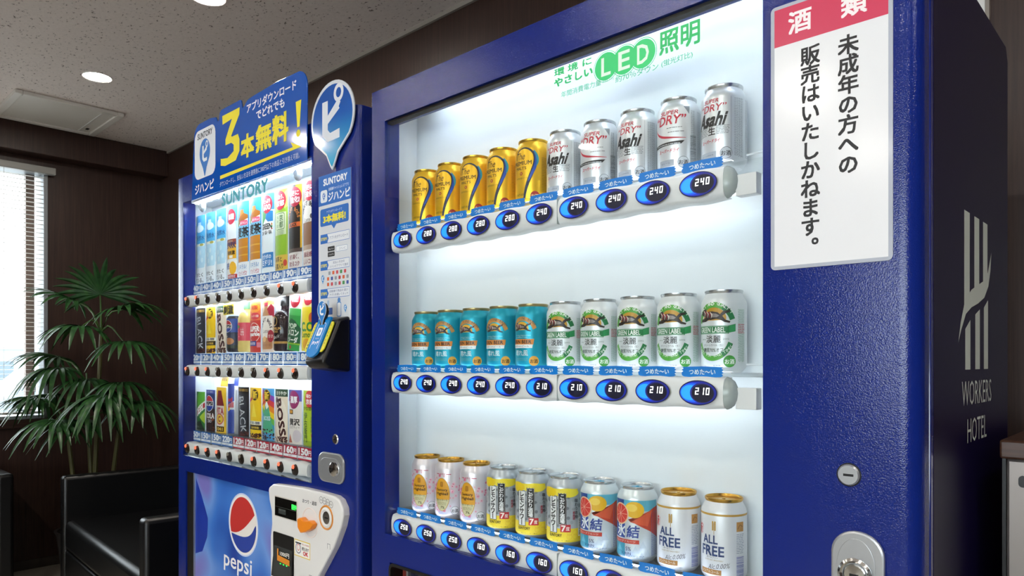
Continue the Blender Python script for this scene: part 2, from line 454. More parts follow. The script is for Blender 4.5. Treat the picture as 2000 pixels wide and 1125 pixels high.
for a in (-1.3, 1.3):
    for x in (-16.75, -15.15):
        MB().lathe([(.0, -.1), (.31, -.1), (.33, 0), (.31, .1), (.0, .1)], 20, (x, 4.6 + a, .03), axis='x').build('wheel', M_rubber, cr)

# ceiling fittings
cp = thing('ceiling_panel', (-4.4975, 1.148, ZC), 'square white ceiling air panel next to the beam', 'ceiling panel')
fr_ = MB()
x0, x1, y0, y1 = -4.75, -4.245, .897, 1.4
for a in ((x0, x1, y0, y0 + .035), (x0, x1, y1 - .035, y1), (x0, x0 + .035, y0 + .035, y1 - .035), (x1 - .035, x1, y0 + .035, y1 - .035)):
    fr_.box(*a, ZC - .02, ZC)
fr_.build('frame', M_offwhite, cp, bevel=.004)
MB().box(x0 + .035, x1 - .035, y0 + .035, y1 - .035, ZC - .012, ZC).build('panel', M_offwhite, cp, bevel=.002)
MB().box(x0 + .10, x0 + .125, y1 - .075, y1 - .062, ZC - .016, ZC - .012).build('latch', M_black, cp)
MB().box(x0 + .035, x1 - .035, y1 - .098, y1 - .094, ZC - .0135, ZC - .012).build('joint', M_white, cp)
DL = [(-3.79, 1.13, 'round ceiling downlight glowing beside the square ceiling panel', 'a'),
      (-2.66, 1.165, 'round ceiling downlight at the top edge above the left vending machine', 'a'),
      (-2.78, -.5, 'ceiling downlight in front of the gap between the machines', 'b'), (-1.45, -.51, 'ceiling downlight in front of the right vending machine', 'b'),
      (-3.95, -.5, 'ceiling downlight in front of the sofa', 'b'), (-.15, -.51, 'ceiling downlight nearest the steel cabinet', 'b'),
      (-1.42, -1.75, 'ceiling downlight in the second row before the right machine', 'b'), (-2.78, -1.75, 'ceiling downlight in the second row before the left machine', 'b'),
      (-1.5, -3.05, 'ceiling downlight in the row farthest from the machines', 'b'), (1.2, -1.2, 'ceiling downlight added on the empty right side of the room', 'b'), (.55, .55, 'ceiling downlight added right above the steel cabinet', 'b'), (1.7, .3, 'ceiling downlight added farthest to the right', 'b')]  # last three unseen, added to brighten the machine side and right wall
for x, y, lab, k in DL:
    d = thing('ceiling_downlight', (x, y, ZC), lab, 'light', 'round downlights in the ceiling')
    MB().lathe([(.052, -.001), (.062, -.004), (.062, 0.0)], 32, (x, y, ZC)).build('trim_ring', M_white, d)
    MB().lathe([(.0, -.0015), (.054, -.0015)], 32, (x, y, ZC)).build('diffuser', M_down, d)

# white notice board on the wall above and behind the right machine
nb = thing('notice_board', (-.48, YB, 2.1), 'plain white board on the wood wall above the right machine', 'board')
MB().box(-.62, -.329, YB - .012, YB, 1.88, 2.3).build('board', M_white, nb, bevel=.002)
MB().box(-.333, -.325, YB - .016, YB, 1.88, 2.3).build('edge_strip', mat('ceiling_trim'), nb)

# ------------------------------------------------------------------ steel cabinet on the right
sc_ = thing('steel_cabinet', (.1, 1.35, 0), 'brushed steel cabinet to the right of the vending machines', 'cabinet')
CXl = -.2
MB().box(CXl + .006, .75, 1.206, 1.62, .04, 1.074).build('body', M_steel, sc_, bevel=.004)
MB().box(CXl + .001, CXl + .0055, 1.21, 1.62, .04, 1.074).build('added_black_panel', M_black, sc_)  # unseen black sheet, added to darken what the machine side reflects
MB().box(CXl + .03, .73, 1.23, 1.60, 0, .04).build('plinth', M_black, sc_)
for xh in (-.187, .2):
    hd = MB().prism(rrect(xh + .008, xh + .06, 1.036, 1.052, .005, 4), 'y', 1.2015, 1.206).build('handle_recess', M_black, sc_)
    MB().box(xh + .016, xh + .056, 1.1995, 1.2015, 1.041, 1.047).build('handle_bar', M_chrome, hd, bevel=.001)
wt = MB().box(CXl, .76, 1.195, 1.63, 1.0745, 1.1005).build('worktop', M_counter, None, bevel=.003)
tag(wt, 'dark brown wood top lying on the steel cabinet', 'worktop')

# ------------------------------------------------------------------ sofas
def sofa(name, c, rz, wd, dp, label):
    t = thing(name, (c[0], c[1], 0), label, 'sofa', 'black leather sofas in the corner', rz)
    def bx(nm, x0, x1, y0, y1, z0, z1, bv=.018, m=M_leather):
        return put(nm, MB().box(x0, x1, y0, y1, z0, z1).mesh(nm, m, bevel=bv, segs=3), t)
    h = wd / 2; a = .075
    bx('arm', -h, -h + a, -dp / 2 + .03, dp / 2, .06, .635); bx('arm', h - a, h, -dp / 2 + .03, dp / 2, .06, .635)
    bx('backrest', -h + a, h - a, dp / 2 - .14, dp / 2, .06, .635)
    bx('seat', -h + a + .002, h - a - .002, -dp / 2 + .035, dp / 2 - .142, .27, .42, .03)
    bx('base', -h + a + .002, h - a - .002, -dp / 2 + .038, dp / 2 - .142, .06, .268, .01)
    for sx in (-1, 1):
        for sy in (-1, 1):
            put('leg', MB().lathe([(.016, 0), (.02, .062)], 12, (sx * (h - .05), sy * (dp / 2 - .08), 0), cap=True).mesh('leg', M_chrome), t)
    return t
sofa('sofa', (-3.43, 1.37), -.066, 1.40, .76, 'black leather sofa in front of the palm, partly hidden by the left machine')
sofa('sofa', (-4.615, .225), PI / 2, 1.40, .52, 'black leather sofa at the left edge under the window')

# ------------------------------------------------------------------ palm
pm_ = thing('potted_palm', (-4.47, 1.30, 0), 'tall green fan palm in the corner between window and sofa', 'plant')
px, py = -4.47, 1.30
MB().lathe([(0, 0), (.13, 0), (.165, .26), (.175, .28), (.16, .28), (.15, .25), (0, .25)], 32, (px, py, 0)).build('pot', M_pot, pm_)
MB().lathe([(.0, .252), (.15, .25)], 24, (px, py, 0)).build('soil', M_soil, pm_)
def fan_leaf(base, tip, nl, ln, droop, face, wid=.036):
    """petiole from base to tip, then leaflets fanned around the direction 'face'"""
    base = Vector(base); tip = Vector(tip); f = Vector(face).normalized()
    side = f.cross(Vector((0, 0, 1))).normalized(); up = side.cross(f)
    mb = MB()
    for i in range(nl):
        a = math.radians(-105 + 210 * i / (nl - 1)) + random.uniform(-.04, .04)
        d = (f * math.cos(a) + side * math.sin(a)).normalized()
        L = ln * (1 - .25 * abs(i / (nl - 1) - .5) * 2) * random.uniform(.88, 1.08)
        wv = d.cross(up).normalized(); K = 7; vs = []
        dr = droop * random.uniform(.8, 1.2)
        for k in range(K):
            u = k / (K - 1); p = tip + d * (L * u * (1 - .18 * dr * u)) + up * (.10 * L * u) - Vector((0, 0, 1)) * (dr * L * u ** 2.2)
            wd = wid * (math.sin(PI * min(1, .12 + u * .88)) ** .6) * (1 - .35 * u) * .5 if k < K - 1 else .0015
            if k == 0: wd = .003
            p.x = max(p.x, -4.85) if p.y > 1.21 else max(p.x, -4.83 + .02 * u)
            vs += [p - wv * wd + up * wd * .35, p, p + wv * wd + up * wd * .35]
        fs = []
        for k in range(K - 1):
            for q in (0, 1): fs.append((3 * k + q, 3 * k + q + 1, 3 * k + q + 4, 3 * k + q + 3))
        mb.add(vs, fs)
    lf = mb.build('leaf', M_leaf, pm_)
    mid = (base + tip) / 2 + Vector((0, 0, .05))
    MB().tube([base, base.lerp(mid, .6) + Vector((0, 0, .02)), mid, tip], [.006, .005, .0045, .003], 6).build('petiole', mat('petiole_green', '#3c5a26', .5), lf)
def stem(x, y, h, lean):
    p = [(px + x, py + y, .25), (px + x + lean[0] * .5, py + y + lean[1] * .5, .25 + h * .5), (px + x + lean[0], py + y + lean[1], .25 + h)]
    MB().tube(p, [.014, .012, .010], 8).build('stem', M_stem, pm_); return Vector(p[2]), Vector(p[1])
t1, m1 = stem(.03, .0, 1.12, (.08, .02)); t2, m2 = stem(-.05, .03, .82, (-.06, -.02)); t3, m3 = stem(.05, .06, .62, (.1, .04)); t4, m4 = stem(-.02, -.05, .60, (0, -.06))
# toward the room is (+x,-y); image right is (+x,+y)
R_ = Vector((.7252, .6886, 0)); T_ = Vector((.6886, -.7252, 0))
def lf(b, r, t, z, nl, ln, dr, fr, ftt, fz): fan_leaf(b, b + R_ * r * .85 + T_ * t + Vector((0, 0, z)), nl + 3, ln * .9, dr, R_ * fr + T_ * ftt + Vector((0, 0, fz)))
lf(t1, .02, .04, .20, 14, .34, .25, .1, .5, .75); lf(t1, .16, .02, .12, 13, .34, .45, .9, .3, .3); lf(t1, -.16, .03, .17, 13, .36, .35, -.9, .3, .4)
lf(t1, .18, .05, -.06, 12, .34, .6, .95, .4, .05); lf(t1, -.05, .12, .02, 12, .32, .6, -.2, 1, .1)
lf(t2, -.18, .02, .16, 13, .36, .45, -.95, .25, .25); lf(t2, -.08, .14, .10, 13, .34, .7, -.45, .9, .0); lf(t2, .10, .14, .04, 12, .32, .7, .3, .95, -.05)
lf(t2, -.2, .05, -.05, 12, .34, .65, -.95, .4, -.05); lf(m1 + Vector((0, 0, .1)), .18, .05, .18, 12, .32, .6, .9, .5, .05)
lf(t3, .16, .05, .12, 12, .34, .65, .9, .5, .0); lf(t3, .02, .16, .16, 13, .34, .75, .2, 1, -.1); lf(t3, -.16, .1, .02, 12, .34, .6, -.8, .6, .0)
lf(t4, .06, .18, .05, 15, .33, .55, .1, 1, -.05); lf(t4, -.12, .1, .16, 12, .26, .5, -.7, .7, .1); lf(t4, .2, .1, .14, 12, .3, .7, .9, .5, .0)

# ------------------------------------------------------------------ right vending machine (cans)
YD = .93
RM = thing('vending_machine', (-.77, 1.2, 0), 'large blue vending machine full of canned drinks on the right', 'vending machine', 'vending machines')
def stile(name, x0, x1, z0, z1, parent, rl=0.0, rr_=0.0, m=M_blue):
    p = []
    y0, y1 = YD, YD + .038
    if rl: p += [(x0 + rl - rl * math.sin(a), y0 + rl - rl * math.cos(a)) for a in [PI / 2 * (1 - i / 6) for i in range(7)]]
    else: p += [(x0, y0)]
    if rr_: p += [(x1 - rr_ + rr_ * math.sin(a), y0 + rr_ - rr_ * math.cos(a)) for a in [PI / 2 * i / 6 for i in range(7)]]
    else: p += [(x1, y0)]
    p += [(x1, y1), (x0, y1)]
    return MB().prism(p, 'z', z0, z1).build(name, m, parent)
Rx0, Rx1, Rz = -1.3065, -.2325, 1.793
Go = (-1.257, -.421, .842, 1.722)
stile('door_stile', Rx0, Go[0], .08, Rz, RM, rl=.004)
stile('door_stile', Go[1], Rx1, .08, Rz, RM, rr_=.022)
stile('top_rail', Go[0], Go[1], Go[3], Rz, RM)
lp = MB()
Do = (-1.240, -.46, .60, .784)
lp.box(Go[0], Go[1], YD, YD + .038, Do[3], Go[2]); lp.box(Go[0], Do[0], YD, YD + .038, Do[2], Do[3]); lp.box(Do[1], Go[1], YD, YD + .038, Do[2], Do[3])
lp.box(Go[0], Go[1], YD, YD + .038, .08, Do[2]); lp.build('lower_panel', M_blue, RM)
dr_ = MB(); o_ = rrect(Do[0], Do[1], Do[2], Do[3], .014, 5); i_ = rrect(Do[0] + .006, Do[1] - .006, Do[2] + .006, Do[3] - .006, .01, 5)
k = len(o_)
dr_.add([(x, YD - .003, z) for x, z in o_] + [(x, YD - .003, z) for x, z in i_] + [(x, YD + .03, z) for x, z in i_] + [(x, YD, z) for x, z in o_],
        [(j, (j + 1) % k, k + (j + 1) % k, k + j) for j in range(k)] + [(k + j, k + (j + 1) % k, 2 * k + (j + 1) % k, 2 * k + j) for j in range(k)] + [(j, (j + 1) % k, 3 * k + (j + 1) % k, 3 * k + j) for j in range(k)])
dr_.build('dispenser_trim', M_black, RM)
fl = MB().box(Do[0] + .03, Do[1] - .01, YD + .03, YD + .036, Do[2] + .01, Do[3] - .005).build('dispenser_flap', mat('flap_smoke', '#1a1c38', .12), RM, bevel=.002)
MB().box(Do[0] + .028, Do[0] + .034, YD + .022, YD + .03, Do[2] + .01, Do[3] - .005).build('hinge_strip', M_silver, fl)
MB().box(Do[0] + .006, Do[0] + .028, YD + .03, YD + .036, Do[2] + .008, Do[3] - .005).build('flap_reflection', mat('red_reflection_paint', '#7a2a22', .4), RM)  # reddish reflection inside the dispenser, painted as a red strip
# cabinet behind the door
cab = MB()
cab.prism([(1.045, .06), (1.46, .06), (1.46, 1.715), (1.445, 1.735), (1.045, 1.735)], 'x', Rx0 + .004, Rx1)
cab.prism([(.99, .06), (1.045, .06), (1.045, 1.735), (.99, 1.735)], 'x', -.405, Rx1)
cab.prism([(.99, .06), (1.045, .06), (1.045, 1.735), (.99, 1.735)], 'x', Rx0 + .004, Rx0 + .016)
cab.prism([(.99, .06), (1.045, .06), (1.045, .832), (.99, .832)], 'x', Rx0 + .016, -.405)
cab.build('cabinet', M_navy, RM)
MB().box(Rx1 - .03, Rx1 - .003, .968, .978, .08, 1.78).build('gasket', M_rubber, RM)
MB().box(Rx1 - .03, Rx1 - .0005, .978, .990, .08, 1.735).build('hinge_strip', M_bluesm, RM, bevel=.002)
for x in (Rx0 + .08, Rx1 - .08):
    for y in (1.05, 1.4): MB().lathe([(.03, 0), (.03, .02), (.012, .022), (.012, .07)], 16, (x, y, 0), cap=True).build('foot', M_black, RM)
# white liner of the display
li = MB()
li.box(-1.29, -1.28, .968, 1.045, .835, 1.768); li.box(-.418, -.408, .968, 1.045, .835, 1.768)
li.box(-1.29, -.408, 1.036, 1.045, .835, 1.768); li.box(-1.29, -.408, .968, 1.045, 1.768, 1.774); li.box(-1.29, -.408, .968, 1.045, .832, .838)
li.build('display_liner', M_liner, RM)
MB().box(Go[0], Go[1], .9335, .9365, Go[2], Go[3]).build('window_glass', M_glass, RM)
MB().box(Go[0], Go[1], .937, .950, 1.7165, 1.722).build('glass_seal', M_rubber, RM)
# LED strip along the top of the window
ls = MB().prism([(.969, 1.767), (.969, 1.751), (.976, 1.745), (.992, 1.753), (.992, 1.767)], 'x', -1.20, -.425).build('led_strip', M_channel, RM)
ledm = MB().prism([(-.004, -.0005), (.011, -.006), (.012, -.003), (-.003, .0025)], 'x', -.012, .012).mesh('led', M_led)
for i in range(18): put('led', ledm, ls, (-1.185 + i * .0436 + .77, .974 - 1.2, 1.7455))
MB().box(-1.225, -1.200, .969, .992, 1.740, 1.764).build('strip_bracket', mat('clear_bracket', '#9fc4c4', .1), ls, bevel=.003)
# shelves, button bars, tags
BX = [-1.2106 + i * .0764 for i in range(10)]
BZ = [1.465, 1.164, .860]
SZ = [1.494, 1.193, .886]
PRICE = [['280'] * 5 + ['240'] * 5, ['240'] * 5 + ['210'] * 5, ['250'] * 3 + ['160'] * 5 + ['150'] * 2]
PRICE[0][4] = '280'; PRICE[0] = ['280', '280', '280', '280', '280', '240', '240', '240', '240', '240']
SEG = {'0': 'abcdef', '1': 'bc', '2': 'abged', '3': 'abgcd', '4': 'fgbc', '5': 'afgcd', '6': 'afgedc', '7': 'abc', '8': 'abcdefg', '9': 'abcfgd'}
def digits(art, t, cx, cy, h, col, ly, th=.17, sl=.1):
    wd = h * .56; gap = h * .24; x = cx - (len(t) * wd + (len(t) - 1) * gap) / 2; tt = h * th
    for ch in t:
        ht = h / 2
        S = {'a': (0, h - tt, wd, h), 'd': (0, 0, wd, tt), 'g': (0, ht - tt / 2, wd, ht + tt / 2), 'f': (0, ht, tt, h), 'e': (0, 0, tt, ht), 'b': (wd - tt, ht, wd, h), 'c': (wd - tt, 0, wd, ht)}
        for s_ in SEG[ch]:
            x0, y0, x1, y1 = S[s_]; g = tt * .12
            art.poly([(x + x0 + g + (y0 - ht) * sl, cy - ht + y0 + g), (x + x1 - g + (y0 - ht) * sl, cy - ht + y0 + g), (x + x1 - g + (y1 - ht) * sl, cy - ht + y1 - g), (x + x0 + g + (y1 - ht) * sl, cy - ht + y1 - g)], col, ly)
        x += wd + gap
BM = {}
def price_button(price):
    if price not in BM:
        a = Art()
        a.ell(0, 0, 30.5, 18.2, '#0d1240', 0, 40)
        a.ell(0, 0, 29, 16.9, 'E#1526a0:.16', 1, 40); a.ell(-4, 0, 25, 15.5, 'E#1a34c8:.22', 2, 40)
        a.ell(-8, 0, 20.5, 13.6, 'E#145ff0:.32', 3, 36); a.ell(-12, 0, 15, 11, 'E#2490ff:.5', 4, 32)
        a.ell(7, 0, 19.5, 14.6, '#2a2a8c', 5, 36); a.ell(8, -.5, 17.5, 13.2, '#0e1130', 6, 36)
        digits(a, price, 7.5, 2.5, 10.5, 'E#ffffff:1.3', 7)
        BM[price] = a.mesh('price_button', lambda x, y, ly: (x, -.0012 - ly * .0002, y))
    return BM[price]
ta = Art()
teeth = []
for i in range(8):
    y = -7 + 14 * i / 7; teeth.append((26 + (3.2 if i % 2 else .8) - abs(y) * .12, y))
outl = teeth + [(18, 7.6), (0, 8.2), (-18, 7.6)] + [(-x, y) for x, y in reversed(teeth)] + [(-18, -7.6), (0, -8), (18, -7.6)]
outl = [(x * 1.16, y) for x, y in outl]; ta.poly(outl, 'T#0c80dc', 1); ta.text('つめた～い', 0, 0, 42, 7.6, '#f4fbff', 2, .025)
tagm = ta.mesh('cold_tag', lambda x, y, ly: (x, -ly * .0003, y))
def bar_mesh(x0, x1, xs, zc, amp, hh, y0, y1, name, m, k=1.0):
    mb = MB(); N = int((x1 - x0) / .006); sec = 9; vs = []; fs = []
    p = xs[1] - xs[0]
    for i in range(N + 1):
        x = x0 + (x1 - x0) * i / N
        c = .5 + .5 * math.cos(2 * PI * (x - xs[0]) / p)
        h = hh - amp * (1 - c)
        for j in range(sec):
            a = -PI / 2 + PI * j / (sec - 1)
            vs.append((x, y0 + (y1 - y0) * .45 * (1 - math.cos(a) ** .5 if math.cos(a) > 1e-6 else 1), zc + h * math.sin(a)))
        vs.append((x, y1, zc + h)); vs.append((x, y1, zc - h))
    q = sec + 2
    for i in range(N):
        for j in range(q):
            j2 = (j + 1) % q
            fs.append((i * q + j, i * q + j2, (i + 1) * q + j2, (i + 1) * q + j))
    # close order: sec points bottom->top, then back top, back bottom
    fs.append(tuple(range(q))); fs.append(tuple(N * q + j for j in range(q))[::-1])
    mb.add(vs, fs); return mb
for r in range(3):
    zb = BZ[r]
    bar = bar_mesh(-1.253, -.486, BX, zb, .0022, .0245, .944, .972, 'bar', M_bar).build('button_bar', M_bar, RM, angle=50)
    bar['label'] = ['white bar of price buttons under the top row', 'white bar of price buttons under the middle row', 'white bar of price buttons under the bottom row'][r]
    cpb = MB(); 
    cpb.lathe([(.0, .016), (.010, .0145), (.018, .010), (.0225, .003), (.0235, 0), (.0, 0)], 24, (-.486, .958, zb), axis='x')
    cpb.v = [(x, .958 + (y - .958) * .6, z) for x, y, z in cpb.v]; cpb.build('end_cap', M_cap, bar)
    MB().box(BX[5] + .038, BX[5] + .0388, .9432, .95, zb - .022, zb + .0225).build('joint', M_cap, bar)
    MB().box(-.474, -.443, .958, .975, zb - .022, zb + .008).build('end_bracket', M_bar, RM, bevel=.001)
    MB().box(-1.279, -1.250, .956, .975, zb - .018, zb + .004).build('end_bracket', M_bar, RM, bevel=.001)
    MB().box(-1.279, -.42, .966, 1.035, SZ[r] - .006, SZ[r] - .0005).build('shelf', M_glass, RM)
    sl_ = MB().box(-1.25, -.48, .9565, .9655, SZ[r] - .0005, SZ[r] + .0012).build('shelf_light', M_channel, RM)
    MB().add([(-1.25, .957, SZ[r] + .0016), (-.48, .957, SZ[r] + .0016), (-.48, .965, SZ[r] + .0016), (-1.25, .965, SZ[r] + .0016)], [(0, 1, 2, 3)]).build('light_edge', M_ledshelf, sl_)
    if r < 2: MB().add([(-1.25, .9735, zb - .006), (-.48, .9735, zb - .006), (-.48, .9735, zb - .017), (-1.25, .9735, zb - .017)], [(0, 1, 2, 3)]).build('added_bar_light', M_under, bar)  # added glow strip, hidden by the bar, lights the cans below
    cl = MB().tube([(-.47, .985, SZ[r] + .012), (-.437, .985, SZ[r] + .012), (-.432, .985, SZ[r] + .007), (-.432, .985, SZ[r] - .04)], .0016, 6).build('clip', M_channel, RM)
    for i in range(10):
        put('price_button', price_button(PRICE[r][i]), bar, (BX[i] + .77, .9415 - 1.2, zb))
        put('cold_tag', tagm, bar, (BX[i] + .77, .953 - 1.2, zb + .030))
# print on the glass
g = Art(); GR = 'T#2fc46c'; GR2 = 'T#58c48c'
g.text('環 境 に', -748, 1695.5, 78, 12.5, GR, 1, .035); g.text('やさしい', -747, 1678, 80, 13.5, GR, 1, .045)
for cx in (-680, -645.5, -611):
    g.ring(cx, 1677, 24.5, 24.5, 1.0, GR, 1, 40); g.ell(cx, 1677, 22, 22, 'T#36d57c', 2, 40)
for cx, ch in ((-680, 'L'), (-645.5, 'E'), (-611, 'D')): g.text(ch, cx, 1677, 20 if ch != 'L' else 17, 28, 'T#e8fff0', 4, .02)
g.text('照明', -549, 1682, 66, 33, GR, 1, .03)
g.text('年間消費電力量', -731, 1655, 82, 10, GR2, 1, .012); g.text('(kW・h)', -676, 1654, 22, 6, GR2, 1); g.text('約70％ダウン', -623, 1651, 78, 10.5, GR2, 1, .012); g.text('(蛍光灯比)', -553, 1651.5, 52, 10.5, GR2, 1, .012)
g.flat_split(lambda x, y: 'small_glass_text' if y < 1657 else ('glass_emblem' if -706 < x < -586 else ('glass_text:1' if x < -706 else 'glass_text:2')), RM, (0, .9332, 0))
# locks
lk = MB().lathe([(.0, .004), (.0115, .004), (.013, .002), (.013, 0)], 32, (-.311, YD, 1.070), axis='y').build('round_lock', M_silver, RM)
MB().lathe([(.013, .0015), (.0145, .001), (.0145, 0)], 32, (-.311, YD, 1.070), axis='y').build('rim', M_rubber, lk)
MB().box(-.3165, -.3045, YD - .0045, YD - .0038, 1.0685, 1.0715).build('key_slot', M_black, lk)
outl = ell(-.300, .975, .031, .028, 16, 0, 180) + [(-.331, .90)] + [(-.269, .90)]
hp = MB().prism(outl, 'y', YD - .006, YD).build('lock_plate', M_silver, RM, bevel=.003)
MB().prism(ell(-.301, .958, .0225, .036, 32), 'y', YD - .007, YD - .006).build('handle', M_silver, hp, bevel=.0008)
MB().lathe([(.0195, .001), (.02, .004), (.017, .006), (.0145, .004), (.0145, .002)], 32, (-.301, YD - .007, .951), axis='y').build('lock_collar', M_chrome, hp)
MB().lathe([(.0, .0065), (.0115, .006), (.013, .004), (.013, .0)], 32, (-.301, YD - .007, .951), axis='y').build('lock_cylinder', M_chrome, hp)
MB().box(-.306, -.296, YD - .0143, YD - .0134, .9495, .9525).build('key_slot', M_black, hp)
# emblem and lettering on the side
e = Art(); EC = '#d9e2da'
mm = lambda L: [(y * 1000, z * 1000) for y, z in L]
for (a, b, zt, zb0, zb1, lt0, lt1) in ((1.147, 1.180, 1.418, 1.285, 1.305, 1.254, 1.268), (1.209, 1.241, 1.418, 1.31, 1.32, 1.277, 1.286), (1.267, 1.298, 1.418, 1.32, 1.335, 1.290, 1.303)):
    e.poly(mm([(a, zb0), (b, zb1), (b, zt), (a, zt)]), EC, 1); e.poly(mm([(a + .006, 1.198), (b + .004, 1.198), (b + .004, lt1), (a + .006, lt0)]), EC, 1)
e.poly(mm([(1.112, 1.234), (1.126, 1.262), (1.150, 1.292), (1.19, 1.311), (1.233, 1.321), (1.268, 1.329), (1.3, 1.345), (1.327, 1.379), (1.319, 1.349), (1.304, 1.324), (1.275, 1.305), (1.233, 1.294), (1.19, 1.286), (1.156, 1.275), (1.129, 1.252)]), EC, 2)
e.text('WORKERS', 1230, 1165, 192, 34, EC, 1, -.006); e.text('HOTEL', 1229, 1112, 126, 34, EC, 1, -.006)
e.flat('side_emblem', RM, (Rx1, 0, 0), (0, 1, 0), (0, 0, 1))

# ------------------------------------------------------------------ age-limit notice on the right machine
ns = thing('notice_sheet', (-.336, YD, 1.333), 'laminated white notice with red heading stuck on the right machine', 'sign')
MB().prism(rrect(-.4095, -.261, 1.3295, 1.6755, .006, 4), 'y', YD - .0012, YD - .0004).build('laminate', mat('laminate_film', '#b4bac6', .08), ns)
a = Art()
a.rect(-404.5, 1334, -266, 1671, '#e9ebee', 1); a.rect(-404.5, 1622, -266, 1671, '#d24864', 2)
a.em('酒', -371, 1648, 31, '#f6eef0', 3, .03); a.em('類', -305, 1648, 31, '#f6eef0', 3, .03)
a.vtext('未成年の方への', -311.5, 1612, 24.6, '#15161a', 3, .03, 25.5); a.vtext('販売はいたしかねます。', -358, 1612, 24.3, '#15161a', 3, .03, 25.5)
a.it.insert(0, a.it.pop(0)); base_ = Art(); base_.it = [a.it.pop(0)]; base_.flat('paper', ns, (0, YD - .0012, 0), eps=.0001)
a.flat_split(lambda x, y: 'red_heading' if y > 1620 else ('text_column:1' if x > -335 else 'text_column:2'), ns, (0, YD - .0012, 0), eps=.0001)
MATS['#e9ebee'].node_tree.nodes['Principled BSDF'].inputs['Roughness'].default_value = .16
MATS['#d24864'].node_tree.nodes['Principled BSDF'].inputs['Roughness'].default_value = .16

# ------------------------------------------------------------------ cans
CR = .0331
PROF = [(.0, .004), (.022, .004), (.0245, .0), (.0262, .0008), (.0322, .0085), (CR, .012), (CR, .1005), (.0324, .1045), (.0300, .1095), (.0272, .1145), (.0264, .1165)]
def rad(t):
    for (r0, z0), (r1, z1) in zip(PROF[3:], PROF[4:]):
        if z0 <= t <= z1: return r0 + (r1 - r0) * (t - z0) / max(1e-6, z1 - z0)
    return CR
def wrap(x, y, ly):
    r = rad(y) + .00008 + ly * .00009; a = x / CR
    return (r * math.sin(a), -r * math.cos(a), y)
LID = [(.0264, .1165), (.0272, .1178), (.0278, .1195), (.0278, .1212), (.0270, .1218), (.0262, .1210), (.0255, .1180), (.0235, .1170), (.0, .1172)]
def lathe_mesh(name, prof, m, seg=40): return MB().lathe(prof, seg).mesh(name, m, angle=40)
tab_mesh_c = {}
def tab_mesh(m):
    if m.name not in tab_mesh_c:
        mb = MB().prism(ell(0, -.004, .0085, .0125, 24), 'z', .1174, .1186)
        mb.lathe([(.0, .0012), (.0025, .001), (.0028, 0)], 12, (0, 0, .1186))
        tab_mesh_c[m.name] = mb.mesh('pull_tab', m, bevel=.0003)
    return tab_mesh_c[m.name]
def beast(a, cx, cy, s, ly, dark='#3a2a22', disc='#d49a2a'):
    """gold half disc with a running maned animal across it"""
    P = lambda L: [(cx + x * s, cy + y * s) for x, y in L]
    a.ell(cx + 1 * s, cy - 3 * s, 15 * s, 13 * s, disc, ly, 26, -12, 192)
    a.poly(P([(-10, 1), (-7, 5), (-1, 5.5), (6, 4), (11, 0), (9, -4), (3, -4), (-3, -5), (-8, -4)]), dark, ly + 1)      # trunk
    a.poly(P([(-8, 4), (-10, 8), (-14, 8), (-18, 4.5), (-19, 2), (-15, 2), (-13, -1), (-8, -2)]), dark, ly + 1)          # head and neck
    a.poly(P([(7, 2), (12, -1), (15, -5), (21, -7), (20, -9), (14, -8), (9, -5), (5, -4)]), dark, ly + 1)                # hind legs
    a.poly(P([(-8, 0), (-13, -3), (-18, -4), (-20, -7), (-16, -7.5), (-10, -7), (-4, -4)]), dark, ly + 1)                # fore legs
    a.poly(P([(9, 2), (13, 6), (18, 6), (21, 9), (20, 4), (15, 2.5), (11, -1)]), dark, ly + 1)                           # tail
    a.poly(P([(-3, 3.5), (4, 2.5), (8, 0), (5, -2), (-2, -2)]), '#8d8480', ly + 2)
    for k in range(5):
        x = -14 + k * 2.6; a.ribbon(P([(x, 6.5 - k * .5), (x + 2.6, 3 - k * .4), (x + 1.4, -1.5 - k * .4)]), [.9 * s, 1.3 * s, .3 * s], ['#efe4d6', '#a8394a'][k % 2], ly + 3)
def lines(a, x0, x1, y0, y1, n, col, ly, th=.55, seed=1):
    rg = random.Random(seed)
    for k in range(n):
        y = y0 + (y1 - y0) * k / max(1, n - 1); x = x0
        while x < x1 - 1.5:
            L = min(rg.uniform(2, 7), x1 - x); a.rect(x, y - th / 2, x + L, y + th / 2, col, ly); x += L + rg.uniform(.5, 1.2)
def vcols(a, x0, x1, y0, y1, n, col, ly, seed=2):
    rg = random.Random(seed)
    for k in range(n):
        x = x0 + (x1 - x0) * k / max(1, n - 1); y = y1
        while y > y0 + 1.5:
            L = min(rg.uniform(1.2, 3.5), y - y0); a.rect(x - .45, y - L, x + .45, y, col, ly); y -= L + .7
def barcode(a, x0, x1, y0, y1, col, ly, seed=3, horiz=True):
    rg = random.Random(seed)
    if horiz:
        y = y0
        while y < y1: t = rg.uniform(.3, 1.1); a.rect(x0, y, x1, min(y + t, y1), col, ly); y += t + rg.uniform(.4, .9)
    else:
        x = x0
        while x < x1: t = rg.uniform(.3, .9); a.rect(x, y0, min(x + t, x1), y1, col, ly); x += t + rg.uniform(.4, .8)
def bez(p0, p1, p2, p3, n=14):
    return [tuple((1 - t) ** 3 * p0[i] + 3 * (1 - t) ** 2 * t * p1[i] + 3 * (1 - t) * t * t * p2[i] + t ** 3 * p3[i] for i in (0, 1)) for t in [k / (n - 1) for k in range(n)]]
def sake(a, cx, cy, r, fill, txt, ly, ring=None):
    if fill: a.ell(cx, cy, r, r, fill, ly, 28)
    if ring: a.ring(cx, cy, r, r, .7, ring, ly, 32)
    a.text('お酒', cx, cy - .5, r * 1.55, r * .82, txt, ly + 1, .02)

